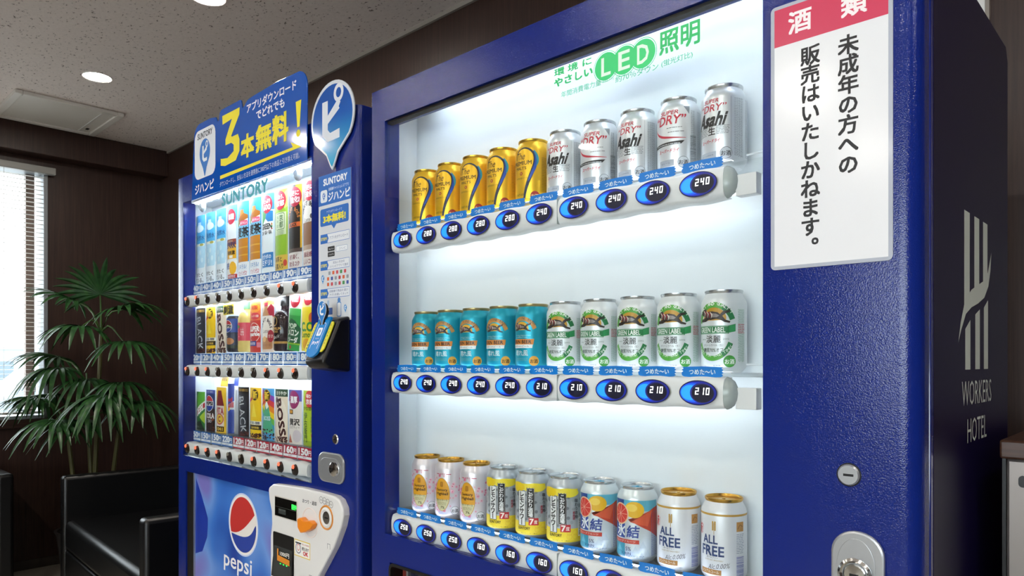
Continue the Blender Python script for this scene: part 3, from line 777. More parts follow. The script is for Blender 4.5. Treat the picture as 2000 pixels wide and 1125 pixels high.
def d_gold():
    a = Art(); D = '#3b2c14'; N = '#1b2740'
    top = bez((-24, 84), (-18, 106), (6, 110), (17, 92)); dn = bez((17, 92), (27, 70), (4, 52), (-1, 12), 20)
    a.ribbon(top, [1 + 3 * k / 13 for k in range(14)], N, 1); a.ribbon(dn, [4 + 3.2 * math.sin(PI * k / 19) for k in range(20)], N, 1)
    a.ribbon([(x + 2.6, y) for x, y in bez((14, 97), (27, 76), (10, 58), (4, 42), 16)], [1 + 4.5 * math.sin(PI * k / 15) for k in range(16)], '#1d4fb4', 2)
    a.ribbon([(x + 3.6, y) for x, y in bez((13, 99), (22, 88), (22, 78), (18, 70), 10)], [1 + 3.5 * math.sin(PI * k / 9) for k in range(10)], '#2f9fb4', 3)
    a.text('The', -10, 89, 22, 12.5, D, 2, .0, .3); a.text('PREMIUM', -8, 76.5, 42, 7.4, D, 2, .015); a.text("MALT'S", -9, 67.2, 24, 5.4, D, 2, .015)
    a.ell(-8, 57.5, 3.2, 3.2, '#b3312a', 2, 16); a.rect(-9.2, 56, -6.8, 59, '#e0b13c', 3)
    a.text('〈天然水生ビール〉', -7, 49, 30, 3.2, D, 2); a.text('SUNTORY', -12, 19, 22, 4.4, D, 2, .02); a.text('ALC.5.5% ビール', -10, 12, 24, 2.4, D, 2)
    sake(a, 19, 15.5, 8.6, '#9c2f28', '#f3d9a0', 3)
    lines(a, 32, 46, 25, 85, 22, '#6b5216', 1, .5, 5)
    return a
def d_silverA():
    a = Art(); R = '#c8243c'; K = '#15171b'
    a.text('SUPER', -2, 96, 24, 5.4, R, 2, .02, .28); a.text('“DRY”', -1, 86, 42, 10, R, 2, .01, .22)
    a.text('Asahi', -3, 69, 46, 19, K, 2, .045, .32)
    a.text('生', -1, 52, 11, 11, K, 2, .03)
    lines(a, -27, -8, 47, 58, 6, '#5d646b', 2, .7, 11); lines(a, 6, 25, 47, 58, 6, '#5d646b', 2, .7, 12)
    a.text('スーパードライ', -4, 37.5, 31, 5.2, R, 2, .03, .15); a.rect(-22, 13, 6, 22, '#a9aeb3', 1); a.text('生ビール(非熱処理)', -9, 17, 22, 2.4, '#555a60', 2)
    sake(a, 20, 18, 8.8, '#c3c8cc', '#1a1b1e', 3, '#6d7277')
    for k in range(5): a.rect(27 + k * .2, 20 + k * 3, 27.6 + k * .2, 100 - k * 2, '#9aa0a6', 1) if k == 0 else None
    vcols(a, 33, 47, 12, 98, 8, '#8f959a', 1, 4)
    vcols(a, 55, 75, 12, 98, 8, '#8f959a', 1, 6); barcode(a, -60, -46, 20, 90, '#50555a', 1)
    return a
def d_silverB():
    a = Art(); R = '#c8243c'; K = '#1b1c20'
    a.text('SUPER', -2, 96, 30, 6, R, 2, .02, .28); a.text('“DRY”', -3, 85, 52, 13.5, R, 2, .02, .2)
    lines(a, -6, 18, 73, 73, 1, '#555', 2, .9, 3) if False else lines(a, -6, 18, 72.5, 73.5, 1, '#555a60', 2, .9, 3); lines(a, -4, 22, 66, 67, 1, '#555a60', 2, .9, 4)
    a.ribbon(bez((-34, 76), (-22, 62), (-14, 57), (24, 56)), [.6 + 2.8 * math.sin(PI * k / 13) for k in range(14)], R, 2)
    a.poly([(-36, 44), (16, 50), (24, 55), (-34, 49)], K, 2) if False else a.poly([(-34, 45), (17, 47), (22, 52), (-34, 50)], K, 2)
    lines(a, -28, 16, 48, 48.6, 1, '#c9cdd0', 3, 1.3, 9)
    a.text('スーパードライ', -4, 38, 34, 5.4, R, 2, .03, .15); a.rect(-20, 14, 6, 24, '#a4a9ae', 1); a.text('生ビール', -8, 19, 16, 3, '#555a60', 2)
    sake(a, 20, 19, 8.8, '#c3c8cc', '#1a1b1e', 3, '#6d7277')
    a.poly([(20, 104), (29, 92), (30, 104)], '#8b9299', 1)
    vcols(a, 33, 38, 40, 98, 3, '#80868b', 1, 8); barcode(a, 31, 42, 12, 60, '#60666b', 1, 8); vcols(a, 47, 66, 12, 98, 8, '#8f959a', 1, 6)
    return a
def d_teal():
    a = Art(); G = '#d8a560'
    a.ring(-2, 62, 31, 36, 7.5, '#c98f4c', 2, 26, 25, 155); a.arct('FINE BREW', -2, 63.5, 31.5, 72, 4.4, '#3b4e4e', 3, .02)
    beast(a, -4, 79, .95, 3, '#3e3434', '#ecb63c')
    a.text('The brewing of happiness for you', -3, 63.5, 36, 2.4, '#dff2f2', 2); a.text('since 1888 Japan brewers', -5, 60.3, 28, 2.2, '#dff2f2', 2)
    a.rect(-34, 47, 20, 57, '#dd8a3c', 2, 1.5); a.text('KIRIN BEER', -6, 52, 44, 6.2, '#352a22', 3, .035)
    a.rect(-34, 40.5, 18, 47, '#eef1f0', 2, 1); a.text('麦芽100%ビール', -6, 43.7, 36, 4, '#33383a', 3, .01)
    a.text('晴れ風', -5, 31.5, 30, 11, '#e8f6f6', 2); lines(a, -18, 10, 18, 22, 3, '#7fae9a', 2, .5, 21)
    sake(a, 21, 17, 9, '#e0a23c', '#3a2b14', 3); vcols(a, 37, 50, 12, 95, 6, '#0f7f92', 1, 9)
    return a
def d_green():
    a = Art(); G = '#1f7a46'; G2 = '#55a83e'
    a.ring(-2, 66, 33, 37, 8, G2, 1, 30, 20, 168); a.ring(-2, 66, 33, 37, 8, G, 2, 10, 20, 62)
    a.arct('MALT AND QUALITY', -2, 67.5, 33, 88, 4.6, '#f1f6ee', 3, .02, 6.6)
    beast(a, -3, 83, 1.2, 3, '#2e2420', '#c8962e')
    a.rect(-38, 56.5, 20, 68.5, G, 2); a.poly([(20, 58), (30, 60), (30, 71), (20, 68.5)], '#2c8f56', 1); a.ribbon([(-38, 57.4), (19, 57.4)], .5, '#cfe6d6', 3); a.ribbon([(-38, 67.6), (19, 67.6)], .5, '#cfe6d6', 3)
    a.text('GREEN LABEL', -7, 62.5, 44, 7.4, '#eef5ee', 3, .02)
    a.text('淡麗', -3, 49, 23, 11, '#1d1d1d', 2, .01); a.text('2002', 16, 49, 9, 2.6, '#3d6b52', 2, .02); a.text('since', -20, 49, 8, 2.4, '#3d6b52', 2)
    a.text('グリーンラベル〈生〉', -4, 40, 32, 3.6, '#2a2a2a', 2, .01); a.text('糖質70%オフ·', -3, 33, 34, 6.4, '#2b4a3a', 2, .01)
    a.ring(-4, 60, 33, 43, 7.5, G2, 1, 26, 205, 335); a.ring(-4, 60, 33, 43, 7.5, G, 2, 9, 300, 335)
    a.arct('TIMES FOR GOOD TIMES', -4, 60, 35, 272, 4.4, '#f1f6ee', 3, .02, 5.2, True)
    sake(a, 21, 16.5, 8.8, '#3f9a3a', '#f2f8ee', 4)
    a.text('ALC.4.5% 発泡酒', -6, 10, 28, 2.5, '#8a8f8c', 2)
    vcols(a, 35, 46, 15, 92, 6, '#7fae94', 1, 13); lines(a, 34, 47, 58, 70, 6, '#d06a7a', 2, 1.2, 4); barcode(a, -60, -48, 20, 80, '#2c6a48', 1)
    return a
def d_pink():
    a = Art(); rg = random.Random(5)
    for k in range(70):
        x = rg.uniform(-40, 52); y = rg.uniform(10, 96)
        if -26 < x < 10 and 18 < y < 84 and (x + 8) ** 2 / 300 + (y - 52) ** 2 / 1100 < 1: continue
        s_ = rg.uniform(1.6, 3.6); c = rg.choice(['#efb3c6', '#e58aa8', '#f3c9d6'])
        for p in range(5):
            t = math.radians(72 * p + rg.uniform(0, 20)); a.ell(x + s_ * .65 * math.cos(t), y + s_ * .65 * math.sin(t), s_ * .55, s_ * .55, c, 1, 7)
        a.ell(x, y, s_ * .3, s_ * .3, '#c83a6a', 2, 6)
    a.ell(-8, 52, 17.5, 33.5, '#b88a2a', 2, 36); a.ell(-8, 52, 16.6, 32.6, '#e3a326', 3, 36); a.poly([p for p in ell(-8, 52, 16.4, 32.4, 40) if p[1] < 46], '#d6cfa2', 4)
    a.rect(-11.5, 68, -4.5, 78, '#b87d1e', 4); a.ring(-8, 73, 3, 5.5, .7, '#8d5f14', 5, 14)
    a.text('Suntory', -8, 61, 25, 6.6, '#3b2410', 5, .03); a.text('Highball', -8, 53, 28, 7, '#3b2410', 5, .03)
    a.text('角ハイボール', -8, 41, 26, 4.6, '#5c5234', 5, .01); lines(a, -18, 2, 31, 36, 4, '#8a8258', 5, .6, 3); a.text('7%', -6, 26, 9, 5, '#4e4424', 5, .02)
    a.text('春限定', -6, 93.5, 13, 4.2, '#c2385a', 2, .02); a.rect(-22, 93, -14, 94.4, '#c2385a', 2); a.rect(2, 93, 12, 94.4, '#c2385a', 2)
    sake(a, 20, 20, 8.6, '#f1eff0', '#2a2a2c', 3, '#777'[:1] + '777777'); a.text('ハイボール缶', 18, 9, 18, 2.4, '#77777a', 2)
    vcols(a, 38, 50, 14, 90, 6, '#5c5c64', 1, 3)
    return a
def d_lemon():
    a = Art()
    a.rect(-52, 8, 60, 32, '#ecd02a', 1); a.rect(-40, 93, 30, 101, '#f0d52c', 1)
    a.ell(8, 94, 24, 8, '#f3dc3a', 2, 24); a.ell(-26, 94, 16, 9, '#eecb1e', 2, 24)
    rg = random.Random(3)
    for k in range(46): a.ell(rg.uniform(-40, 45), rg.uniform(36, 88), rg.uniform(2, 4.5), rg.uniform(2, 4), rg.choice(['#8d949b', '#a4abb1', '#7d848b']), 1, 8)
    a.rect(-24, 24, -8, 88, '#1a1a1c', 2); a.rect(-23, 25, -9, 87, '#eceded', 3); a.vtext('レモンサワー', -16, 86.5, 10.1, '#1b1b1d', 4, .04, 11.5)
    a.rect(-6, 39, 9, 94, '#141416', 2); a.rect(-5.2, 39.8, 8.2, 93.2, '#d8d8d8', 3); a.rect(-4.7, 40.3, 7.7, 92.7, '#17171a', 4); a.vtext('こだわり酒場', 1.5, 91.5, 8.4, '#f2f2f2', 5, .03, 9)
    a.rect(-2, 26, 16, 39, '#c42430', 4); a.text('7', 3.5, 32.5, 7, 10, '#fff4ea', 5, .03); a.text('度', 11, 32, 6.4, 7, '#fff4ea', 5, .01)
    a.text('SUNTORY', -12, 20, 25, 5, '#2b2714', 3, .03)
    for k in range(5): a.ring(14 + (k % 3) * 11, 18 + (k // 3) * 7, 5, 5, .8, '#e2b81c', 3, 18)
    a.text('ALC.7% レモン果汁', -2, 11, 32, 2.4, '#6b6010', 3)
    a.vtext('味わう本格', 27, 84, 7, '#22242a', 3, .02, 7); a.vtext('果実酒', 22, 62, 5, '#a82838', 3, .02, 5)
    a.rect(31, 18, 44, 50, '#f3f3f3', 3); barcode(a, 32, 43, 20, 49, '#22242a', 4, 4)
    return a
def d_ice():
    a = Art()
    a.rect(-50, 84, 50, 101, '#5fb4cc', 1); a.rect(-30, 90, -10, 101, '#274b96', 2)
    a.poly([(2, 66), (40, 88), (52, 92), (52, 40), (34, 52), (-2, 70)], '#c2422a', 2); a.poly([(2, 66), (40, 88), (30, 60)], '#d85a38', 3)
    a.ell(8, 86, 16, 13, '#e8b524', 4, 28); a.ell(4, 89, 9, 6, '#f3cf52', 5, 20)
    a.ell(-17, 78, 16, 17.5, '#f0c9a2', 6, 32); a.ell(-17, 78, 14, 15.5, '#d63b33', 7, 32)
    for k in range(9):
        t = math.radians(k * 40); a.ribbon([(-17, 78), (-17 + 13.5 * math.cos(t), 78 + 15 * math.sin(t))], .7, '#f2b8a4', 8)
    a.rect(-34, 10, -8, 38, '#2f8fa8', 2); a.rect(-34, 40, -8, 64, '#22459a', 3); a.text('氷', -16, 52, 18, 20, '#f2f8fc', 4, .025, .1); a.text('結', 6, 51, 20, 19, '#1f3f94', 4, .025, .06)
    a.rect(-36, 31.5, 16, 38, '#c43c2c', 4); a.text('グレープフルーツ', -10, 34.8, 40, 3.6, '#f6e6dc', 5, .02)
    a.text('5%', -2, 23, 9, 6, '#1f2d5c', 4, .01); a.text('KIRIN', -6, 15.5, 17, 4, '#1f2d5c', 4, .03); lines(a, -14, 24, 10, 12, 2, '#5c6a88', 4, .7, 8)
    for x, y in ((10, 22), (22, 30), (30, 16), (-20, 24), (20, 12)): a.poly([(x - 6, y - 5), (x + 6, y - 5), (x, y + 7)], '#c9d6e0' if x > 0 else '#57aec4', 3)
    vcols(a, 38, 50, 12, 84, 6, '#3c5fa8', 1, 6)
    return a
def d_free():
    a = Art(); N = '#1d3f78'
    a.poly([(-52, 98), (60, 98), (60, 101), (-52, 101)], '#c79a44', 1)
    a.ribbon([(-2, 70), (-2, 88)], .7, '#b98f3c', 2)
    for k in range(5):
        for sx in (-1, 1): a.ell(-2 + sx * 1.8, 78 + k * 2.6, 1.2, 1.9, '#c49a40', 3, 10)
    a.text('ALL', -9, 63, 25, 12, N, 2, .03); a.text('FREE', -6, 46.5, 37, 14, N, 2, .03)
    a.text('オールフリー', -5, 37, 18, 3.2, '#333840', 2, .02); a.text('SUNTORY BREWERY', -3, 33, 30, 2, '#a89058', 2)
    a.text('Alc.0.00%', 5, 25, 32, 7, '#333840', 2, -.005, .35, 8)
    a.rect(-26, 12, 9, 19.5, '#b07c3c', 2); a.text('ノンアルコール', -9, 15.8, 29, 4, '#fbf3e4', 3, .02); a.text('カロリーゼロ プリン体0', -2, 9, 36, 2.6, '#7a86a0', 2)
    a.text('新！', -28, 76, 9, 16, '#c8303c', 2, .03, .1)
    a.rect(31, 76, 44, 90, '#c08a48', 2); a.ribbon([(33, 80), (37, 86), (42, 83)], 1, '#7a4f22', 3); lines(a, 31, 45, 45, 72, 12, '#8a94ac', 2, .8, 17); barcode(a, 31, 45, 10, 40, '#6a74b8', 2, 5)
    return a
def can_mat(name, c='#808080', rough=.28, metal=.8): return mat(name, c, rough, metal)
silver_lid = mat('can_lid_silver', '#cdd1d4', .25, .9); gold_lid = mat('can_lid_gold', '#cf9f46', .25, .9); blue_tab = mat('blue_tab', '#2f9ac0', .3, .4)
KINDS = {
 'gold': (d_gold, can_mat('can_gold', '#f2bd2c', .33, .55), mat('can_lid_gold2', '#e0b23c', .25, .9), mat('can_lid_gold2'), 'gold beer can with dark blue swoosh'),
 'silverA': (d_silverA, can_mat('can_silver', '#dfe2e5', .34, .55), silver_lid, silver_lid, 'silver beer can with bold black lettering'),
 'silverB': (d_silverB, can_mat('can_silver'), silver_lid, silver_lid, 'silver beer can with large red lettering'),
 'teal': (d_teal, can_mat('can_teal', '#1fa3ba', .34, .4), mat('can_lid_teal', '#b9a878', .3, .8), silver_lid, 'turquoise beer can with orange band'),
 'green': (d_green, can_mat('can_white', '#e4e8ea', .35, .25), silver_lid, silver_lid, 'white can with dark green ribbon'),
 'pink': (d_pink, can_mat('can_blossom', '#e6dfe4', .33, .45), gold_lid, gold_lid, 'pink blossom can with amber oval'),
 'lemon': (d_lemon, can_mat('can_steelgrey', '#b9c0c6', .33, .5), silver_lid, silver_lid, 'grey and yellow lemon drink can'),
 'ice': (d_ice, can_mat('can_frost', '#dde6ea', .32, .45), silver_lid, blue_tab, 'white and blue can with red grapefruit slice'),
 'free': (d_free, can_mat('can_pearl', '#e9ebf0', .35, .2), gold_lid, gold_lid, 'white gold-lidded can with navy lettering'),
}
body_prof = PROF
can_parts = {}
def can(kind, x, y, z, rz, label, group):
    if kind not in can_parts:
        d, bm_, lm, tm, _ = KINDS[kind]
        can_parts[kind] = (lathe_mesh('body', body_prof, bm_), lathe_mesh('lid', LID, lm), tab_mesh(tm), d().mesh('printed_label', wrap, .001, .0045, (.0085, .012, .1005, .1045)))
    b, l_, t_, p_ = can_parts[kind]
    t = thing('drink_can', (x, y, z), label, 'can', group, rz)
    put('body', b, t); put('lid', l_, t); put('pull_tab', t_, t, (0, 0, 0), (0, 0, random.uniform(-.6, .6))); put('printed_label', p_, t)
    return t
ORD = ['leftmost', 'second from left', 'third from left', 'fourth from left', 'fifth from left', 'sixth from left', 'seventh from left', 'third from right', 'second from right', 'rightmost']
ROWS = [['gold'] * 5 + ['silverA', 'silverB', 'silverA', 'silverB', 'silverA'], ['teal'] * 5 + ['green'] * 5, ['pink'] * 3 + ['lemon'] * 3 + ['ice'] * 2 + ['free'] * 2]
RN = ['top', 'middle', 'bottom']
OFF = {'gold': 27, 'silverA': 27, 'silverB': 24, 'teal': 33, 'green': 21, 'pink': 20, 'lemon': 13, 'ice': 22, 'free': 20}   # how far each label is turned from facing the aisle
for r in range(3):
    for i in range(10):
        kd = ROWS[r][i]
        x = BX[i] + .010
        y = 1.0
        can(kd, x, y, SZ[r], math.atan2(-x, y) - math.radians(OFF[kd]) + random.uniform(-.05, .05), f'{KINDS[kd][4]}, {ORD[i]} on {RN[r]} shelf', f'cans on the {RN[r]} shelf')

# ------------------------------------------------------------------ left vending machine (bottles)
LM = thing('vending_machine', (-1.85, 1.2, 0), 'blue soft drink vending machine with a cola panel on the left', 'vending machine', 'vending machines')
Lx0, Lx1, Lz = -2.342, -1.357, 1.784
Lo = (-2.302, -1.550, .915, 1.705)
stile('door_stile', Lx0, Lo[0], .08, Lz, LM, rl=.006)
stile('door_stile', Lo[1], Lx1, .08, Lz, LM, rr_=.016)
stile('top_rail', Lo[0], Lo[1], Lo[3], Lz, LM)
Pz = (.50, .868); Px = (-2.282, -1.70)
ml = MB(); ml.box(Lo[0], Lo[1], YD, YD + .038, Pz[1], Lo[2]); ml.box(Lo[0], Px[0], YD, YD + .038, Pz[0], Pz[1]); ml.box(Px[1], Lo[1], YD, YD + .038, Pz[0], Pz[1]); ml.box(Lo[0], Lo[1], YD, YD + .038, .08, Pz[0])
ml.build('lower_panel', M_blue, LM)
cab = MB()
cab.box(Lx0 + .004, Lx1 - .002, 1.045, 1.52, .06, 1.73); cab.box(-1.54, Lx1 - .002, .99, 1.045, .06, 1.73); cab.box(Lx0 + .004, Lx0 + .012, .99, 1.045, .06, 1.73); cab.box(Lx0 + .012, -1.54, .99, 1.045, .06, .44)
cab.build('cabinet', M_navy, LM)
MB().box(Lx1 - .03, Lx1 - .004, .968, .99, .08, 1.73).build('gasket', M_rubber, LM)
for x in (Lx0 + .08, Lx1 - .08):
    for y in (1.05, 1.44): MB().lathe([(.03, 0), (.03, .02), (.012, .022), (.012, .07)], 16, (x, y, 0), cap=True).build('foot', M_black, LM)
li = MB()
li.box(-2.330, -2.322, .968, 1.04, .90, 1.715); li.box(-1.548, -1.540, .968, 1.04, .90, 1.715)
li.box(-2.330, -1.540, 1.03, 1.04, .90, 1.715); li.box(-2.330, -1.540, .968, 1.04, 1.708, 1.715); li.box(-2.330, -1.540, .968, 1.04, .895, .90)
li.build('display_liner', M_liner, LM)
MB().box(Lo[0], Lo[1], .9315, .934, Lo[2], Lo[3]).build('window_glass', M_glass, LM)
MB().prism([(.931, .9155), (.966, .9155), (.966, .926), (.936, .918)], 'x', Lo[0], Lo[1]).build('sill', mat('mirror_sill', '#c3ccd4', .15, .9), LM)
ls = MB().box(-2.26, -1.555, .938, .970, 1.698, 1.7055).build('led_strip', M_channel, LM)
ledm = MB().box(-.012, .012, -.006, .006, -.003, 0).mesh('led', M_ledL)
for i in range(14): put('led', ledm, ls, (-2.235 + i * .0505 + 1.85, .950 - 1.2, 1.698))
for x in (-2.21, -1.65):
    MB().lathe([(.0, .014), (.010, .012), (.016, .004), (.016, .0)], 24, (x, .955, 1.682), axis='y').build('round_clip', mat('clear_clip', '#c4d0d8', .08, .3), ls)
LBX = [-2.288 + i * .0721 for i in range(10)]
LBZ = [1.3975, 1.180, .939]
LCB = [1.451, 1.234, .993]      # lower edge of the display cards
LPR = [['140', '140', '140', '150', '150', '150', '180', '160', '190', '190'], ['120', '120', '140', '150', '160', '170', '170', '180', '180', '180'], ['150', '150', '150', '220', '120', '120', '120', '140', '160', '150']]
LIT = [[1, 1, 0, 0, 0, 0, 0, 0, 1, 1], [1, 1, 1, 0, 0, 0, 0, 1, 1, 1], [1, 1, 1, 1, 0, 0, 1, 1, 1, 1]]
M_btn = mat('dark_glossy_button', '#2b2320', .1); M_on = mat('lit_lens', '#ff7a58', .3, emit='#ff6a45', es=.35); M_off = mat('unlit_lens', '#7c776c', .25)
hood = MB()
hood.lathe([(.0, .0075), (.008, .0068), (.0125, .0045), (.0145, .0)], 24, (0, 0, 0), 0, 'y')
btn = {}
for on in (0, 1):
    mb = MB(); mb.lathe([(.0, .0075), (.008, .0068), (.0125, .0045), (.0145, .0)], 24, (0, 0, -.002), 0, 'y')
    mb.lathe([(.0, .0035), (.004, .003), (.0062, .0)], 16, (0, -.0062, .006), 1, 'y')
    mb.v = [(x * (1 if z < 0 else 1 - .35 * min(1, z / .013)), y, z) for x, y, z in mb.v]
    btn[on] = mb.mesh('push_button', [M_btn, M_on if on else M_off])
PT = {}
def price_tag(price, hot):
    k = (price, hot)
    if k not in PT:
        c = '#b02038' if hot else '#1f63b0'; a = Art()
        a.rect(-34, 0, 34, 33, c, 1); a.rect(-34, 4, 34, 10.5, '#e6ecf2', 2); a.text('HOT' if hot else 'COLD', 0, 7.2, 16 if hot else 22, 4.2, c, 3, .02)
        a.text(price, -7, 21.5, 44, 16.5, '#f3f7fa', 3, .05); a.text('円', 24, 20, 13, 12.5, '#f3f7fa', 3, .03)
        PT[k] = a.mesh('price_tag', lambda x, y, ly: (x, -ly * .0002, y))
    return PT[k]
for r in range(3):
    zb = LBZ[r]
    bar = bar_mesh(-2.322, -1.585, LBX, zb, .0035 if r == 2 else .0018, .0185, .938, .962, 'bar', M_bar).build('button_bar', M_bar, LM, angle=50)
    bar['label'] = ['white bar of push buttons under the bottle row', 'white bar of push buttons under the middle row', 'white bar of push buttons under the lowest row'][r]
    MB().box(-1.585, -1.556, .945, .965, zb - .012, zb + .012).build('end_bracket', M_silver, LM, bevel=.001)
    MB().box(-2.322, -1.55, .963, 1.03, LCB[r] - .004, LCB[r] - .0006).build('shelf', M_glass, LM)
    if r < 2: MB().add([(-2.31, .963, zb - .008), (-1.59, .963, zb - .008), (-1.59, .9625, zb - .0175), (-2.31, .9625, zb - .0175)], [(0, 1, 2, 3)]).build('added_bar_light', M_underL, bar)  # added glow strip that brightens the cards of the next row
    for i in range(10):
        put('push_button', btn[LIT[r][i]], bar, (LBX[i] + 1.85, .9385 - 1.2, zb))
        hot = r == 2 and i >= 4
        put('price_tag', price_tag(LPR[r][i], hot), bar, (LBX[i] + 1.85 + .003, .9625 - 1.2, zb + .019))
g = Art(); g.text('SUNTORY', -1900, 1672, 268, 34, 'T#4aa6b2', 1, .04); g.flat('glass_print', LM, (0, .9312, 0))

# lower cola panel
pp = mat('cola_panel', '#3a6fc8', .25); n, l = nodes(pp)
tc = n.new('ShaderNodeTexCoord'); nz = n.new('ShaderNodeTexNoise'); nz.inputs['Scale'].default_value = 4.5; nz.inputs['Detail'].default_value = 1.0
l.new(tc.outputs['Object'], nz.inputs['Vector']); ramp_color(pp, nz.outputs[0], [(.3, '#163a9a'), (.48, '#3f78cf'), (.6, '#6f9be0'), (.72, '#7d78c4')])
cpn = MB().box(Px[0] + .028, Px[1] + .02, .946, .952, Pz[0] + .002, Pz[1] - .001).build('cola_panel', pp, LM)
MB().prism([(Px[0], .9345), (Px[0] + .03, .945), (Px[0] + .03, .9525), (Px[0], .9525)], 'z', Pz[0] + .002, Pz[1] - .001).build('panel_reveal', M_black, LM)
MB().box(Px[0] + .0295, Px[0] + .032, .941, .946, Pz[0] + .004, Pz[1] - .002).build('panel_edge_strip', M_silver, LM)
a = Art()
a.poly([(-2245, 848), (-2205, 800), (-2160, 735), (-2165, 680), (-2200, 630), (-2248, 615)], '#1233a0', 1)
a.ell(-1935, 752, 88, 88, '#c9d6f2', 1, 48); a.ell(-1935, 752, 84, 84, '#f4f2f0', 2, 48); a.ell(-1935, 752, 78, 78, '#efe9e2', 3, 48)
C = (-1935, 752); Rg = 77
def on(deg): return (C[0] + Rg * math.cos(math.radians(deg)), C[1] + Rg * math.sin(math.radians(deg)))
a.poly([on(d) for d in range(28, 205, 6)] + bez(on(202), (-1950, 716), (-1890, 770), on(28), 12)[1:-1], '#c8302c', 4)
a.poly([on(d) for d in range(205, 372, 6)] + bez(on(372), (-1885, 712), (-1935, 716), on(205), 12)[1:-1], '#2741a0', 5)
a.text('pepsi', -1968, 632, 168, 56, '#f4f4f6', 3, .012, .04)
a.flat('cola_emblem', LM, (0, .946, 0))
# coin and note unit
coin = [(-1.724, .887), (-1.705, .897), (-1.654, .9), (-1.565, .904), (-1.482, .904), (-1.424, .902), (-1.405, .896), (-1.39, .879), (-1.388, .863), (-1.397, .836), (-1.424, .789), (-1.459, .745), (-1.49, .707), (-1.53, .64), (-1.575, .59), (-1.68, .57), (-1.712, .59), (-1.717, .66), (-1.717, .762), (-1.71, .796), (-1.712, .827), (-1.724, .856), (-1.728, .88)]
cu = MB().prism(coin[::-1], 'y', .912, .9325).build('coin_unit', M_white, LM, bevel=.006, segs=3)
MB().prism(rrect(-1.694, -1.582, .818, .871, .004, 3), 'y', .9108, .9125).build('display_bezel', M_offwhite, cu, bevel=.0008)
MB().box(-1.690, -1.586, .9102, .9112, .821, .868).build('display_screen', mat('black_glass', '#050706', .06), cu)
a = Art(); a.text('販売中', -1597, 853, 22, 13, 'E#3dff5a:.8', 1, .03); a.rect(-1690, 844, -1586, 844.8, '#4a504c', 1); a.rect(-1672, 828, -1636, 841, '#2c3230', 1); a.text('売切 つり切', -1654, 838, 30, 3.4, '#9aa29e', 2)
a.flat('screen_text', cu, (0, .9102, 0))
MB().lathe([(.0, -.006), (.03, -.003), (.034, .0008), (.036, .0006), (.036, 0)], 32, (-1.527, .912, .826), axis='y').build('lever_dish', mat('warm_white', '#e8ddd6', .3), cu)
lv = MB().prism([(-1.560, .834), (-1.545, .838), (-1.53, .832), (-1.505, .836), (-1.492, .829), (-1.500, .817), (-1.525, .806), (-1.545, .801), (-1.558, .812)][::-1], 'y', .896, .912).build('return_lever', mat('orange_plastic', '#f08a1c', .3), cu, bevel=.003)
MB().lathe([(.024, .0), (.026, .002), (.028, .002), (.029, .0)], 36, (-1.456, .912, .849), axis='y').build('slot_ring', mat('orange_ring', '#dd9040', .4), cu)
MB().lathe([(.0, .001), (.016, .0012), (.018, .003), (.024, .001)], 36, (-1.456, .912, .849), axis='y').build('slot_dish', M_white, cu)
MB().lathe([(.0, .0025), (.0145, .0025), (.0155, .001)], 32, (-1.453, .912, .849), axis='y').build('coin_slot_plate', M_chrome, cu)
MB().box(-1.459, -1.446, .909, .91, .8475, .8505).build('coin_slot', M_black, cu)
bf = MB().prism(rrect(-1.700, -1.600, .66, .779, .004, 3), 'y', .9105, .9125).build('note_slot_frame', M_black, cu)
MB().prism([(.905, .700), (.9105, .745), (.9105, .665), (.902, .670)], 'x', -1.694, -1.606).build('note_mouth', mat('smoke_grey', '#3b3d3c', .25), bf)
a = Art(); a.poly([(-1668, 742), (-1662, 742), (-1662, 726), (-1608, 722), (-1608, 708), (-1668, 712)], '#e08a28', 1); a.text('1000円', -1632, 732, 44, 11, '#f2efe8', 1, .02)
for k in range(3): a.ell(-1652 + k * 15, 706.5, 3.5, 1.6, 'E#35ff5a:.7', 1, 12)
a.flat('note_label', bf, (0, .9045, 0), eps=.0003)
a = Art(); a.rect(-1598, 737, -1526, 777, '#e6c53a', 1); a.rect(-1596, 739, -1528, 775, '#f5f3ec', 2); a.text('使えます', -1547, 759, 30, 8, '#2a2a2c', 3, .03); a.text('新500円硬貨', -1546, 769, 32, 4.5, '#b83a3a', 3, .02); a.text('OK', -1546, 748, 22, 10, '#c8303a', 3, .04)
a.ring(-1579, 757, 13, 13, 2, '#3a4a78', 3, 24); a.ring(-1579, 759, 7, 8, 1.6, '#c8303a', 3, 18); a.rect(-1592, 768, -1566, 771, '#2a2a2c', 4)
a.flat('coin_sticker', cu, (0, .912, 0))
a = Art(); a.text('おつり・返却', -1529, 874.5, 62, 9.5, '#2a2a2c', 1, .02)
for k, t in enumerate(('500', '100', '50', '10')): a.ring(-1478 + k * 14, 887 - k * k * .6, 8, 8, .9, '#3a3a3e', 1, 22); a.text(t, -1478 + k * 14, 887 - k * k * .6, 9, 4, '#3a3a3e', 1)
for x, z in ((-1452, 778), (-1530, 690)): a.rect(x, z, x + 1.2, z + 12, '#77777a', 1); a.rect(x, z + 11, x + 12, z + 12.2, '#77777a', 1); a.rect(x + 11, z, x + 12.2, z + 12, '#77777a', 1)
a.flat('unit_print', cu, (0, .912, 0))
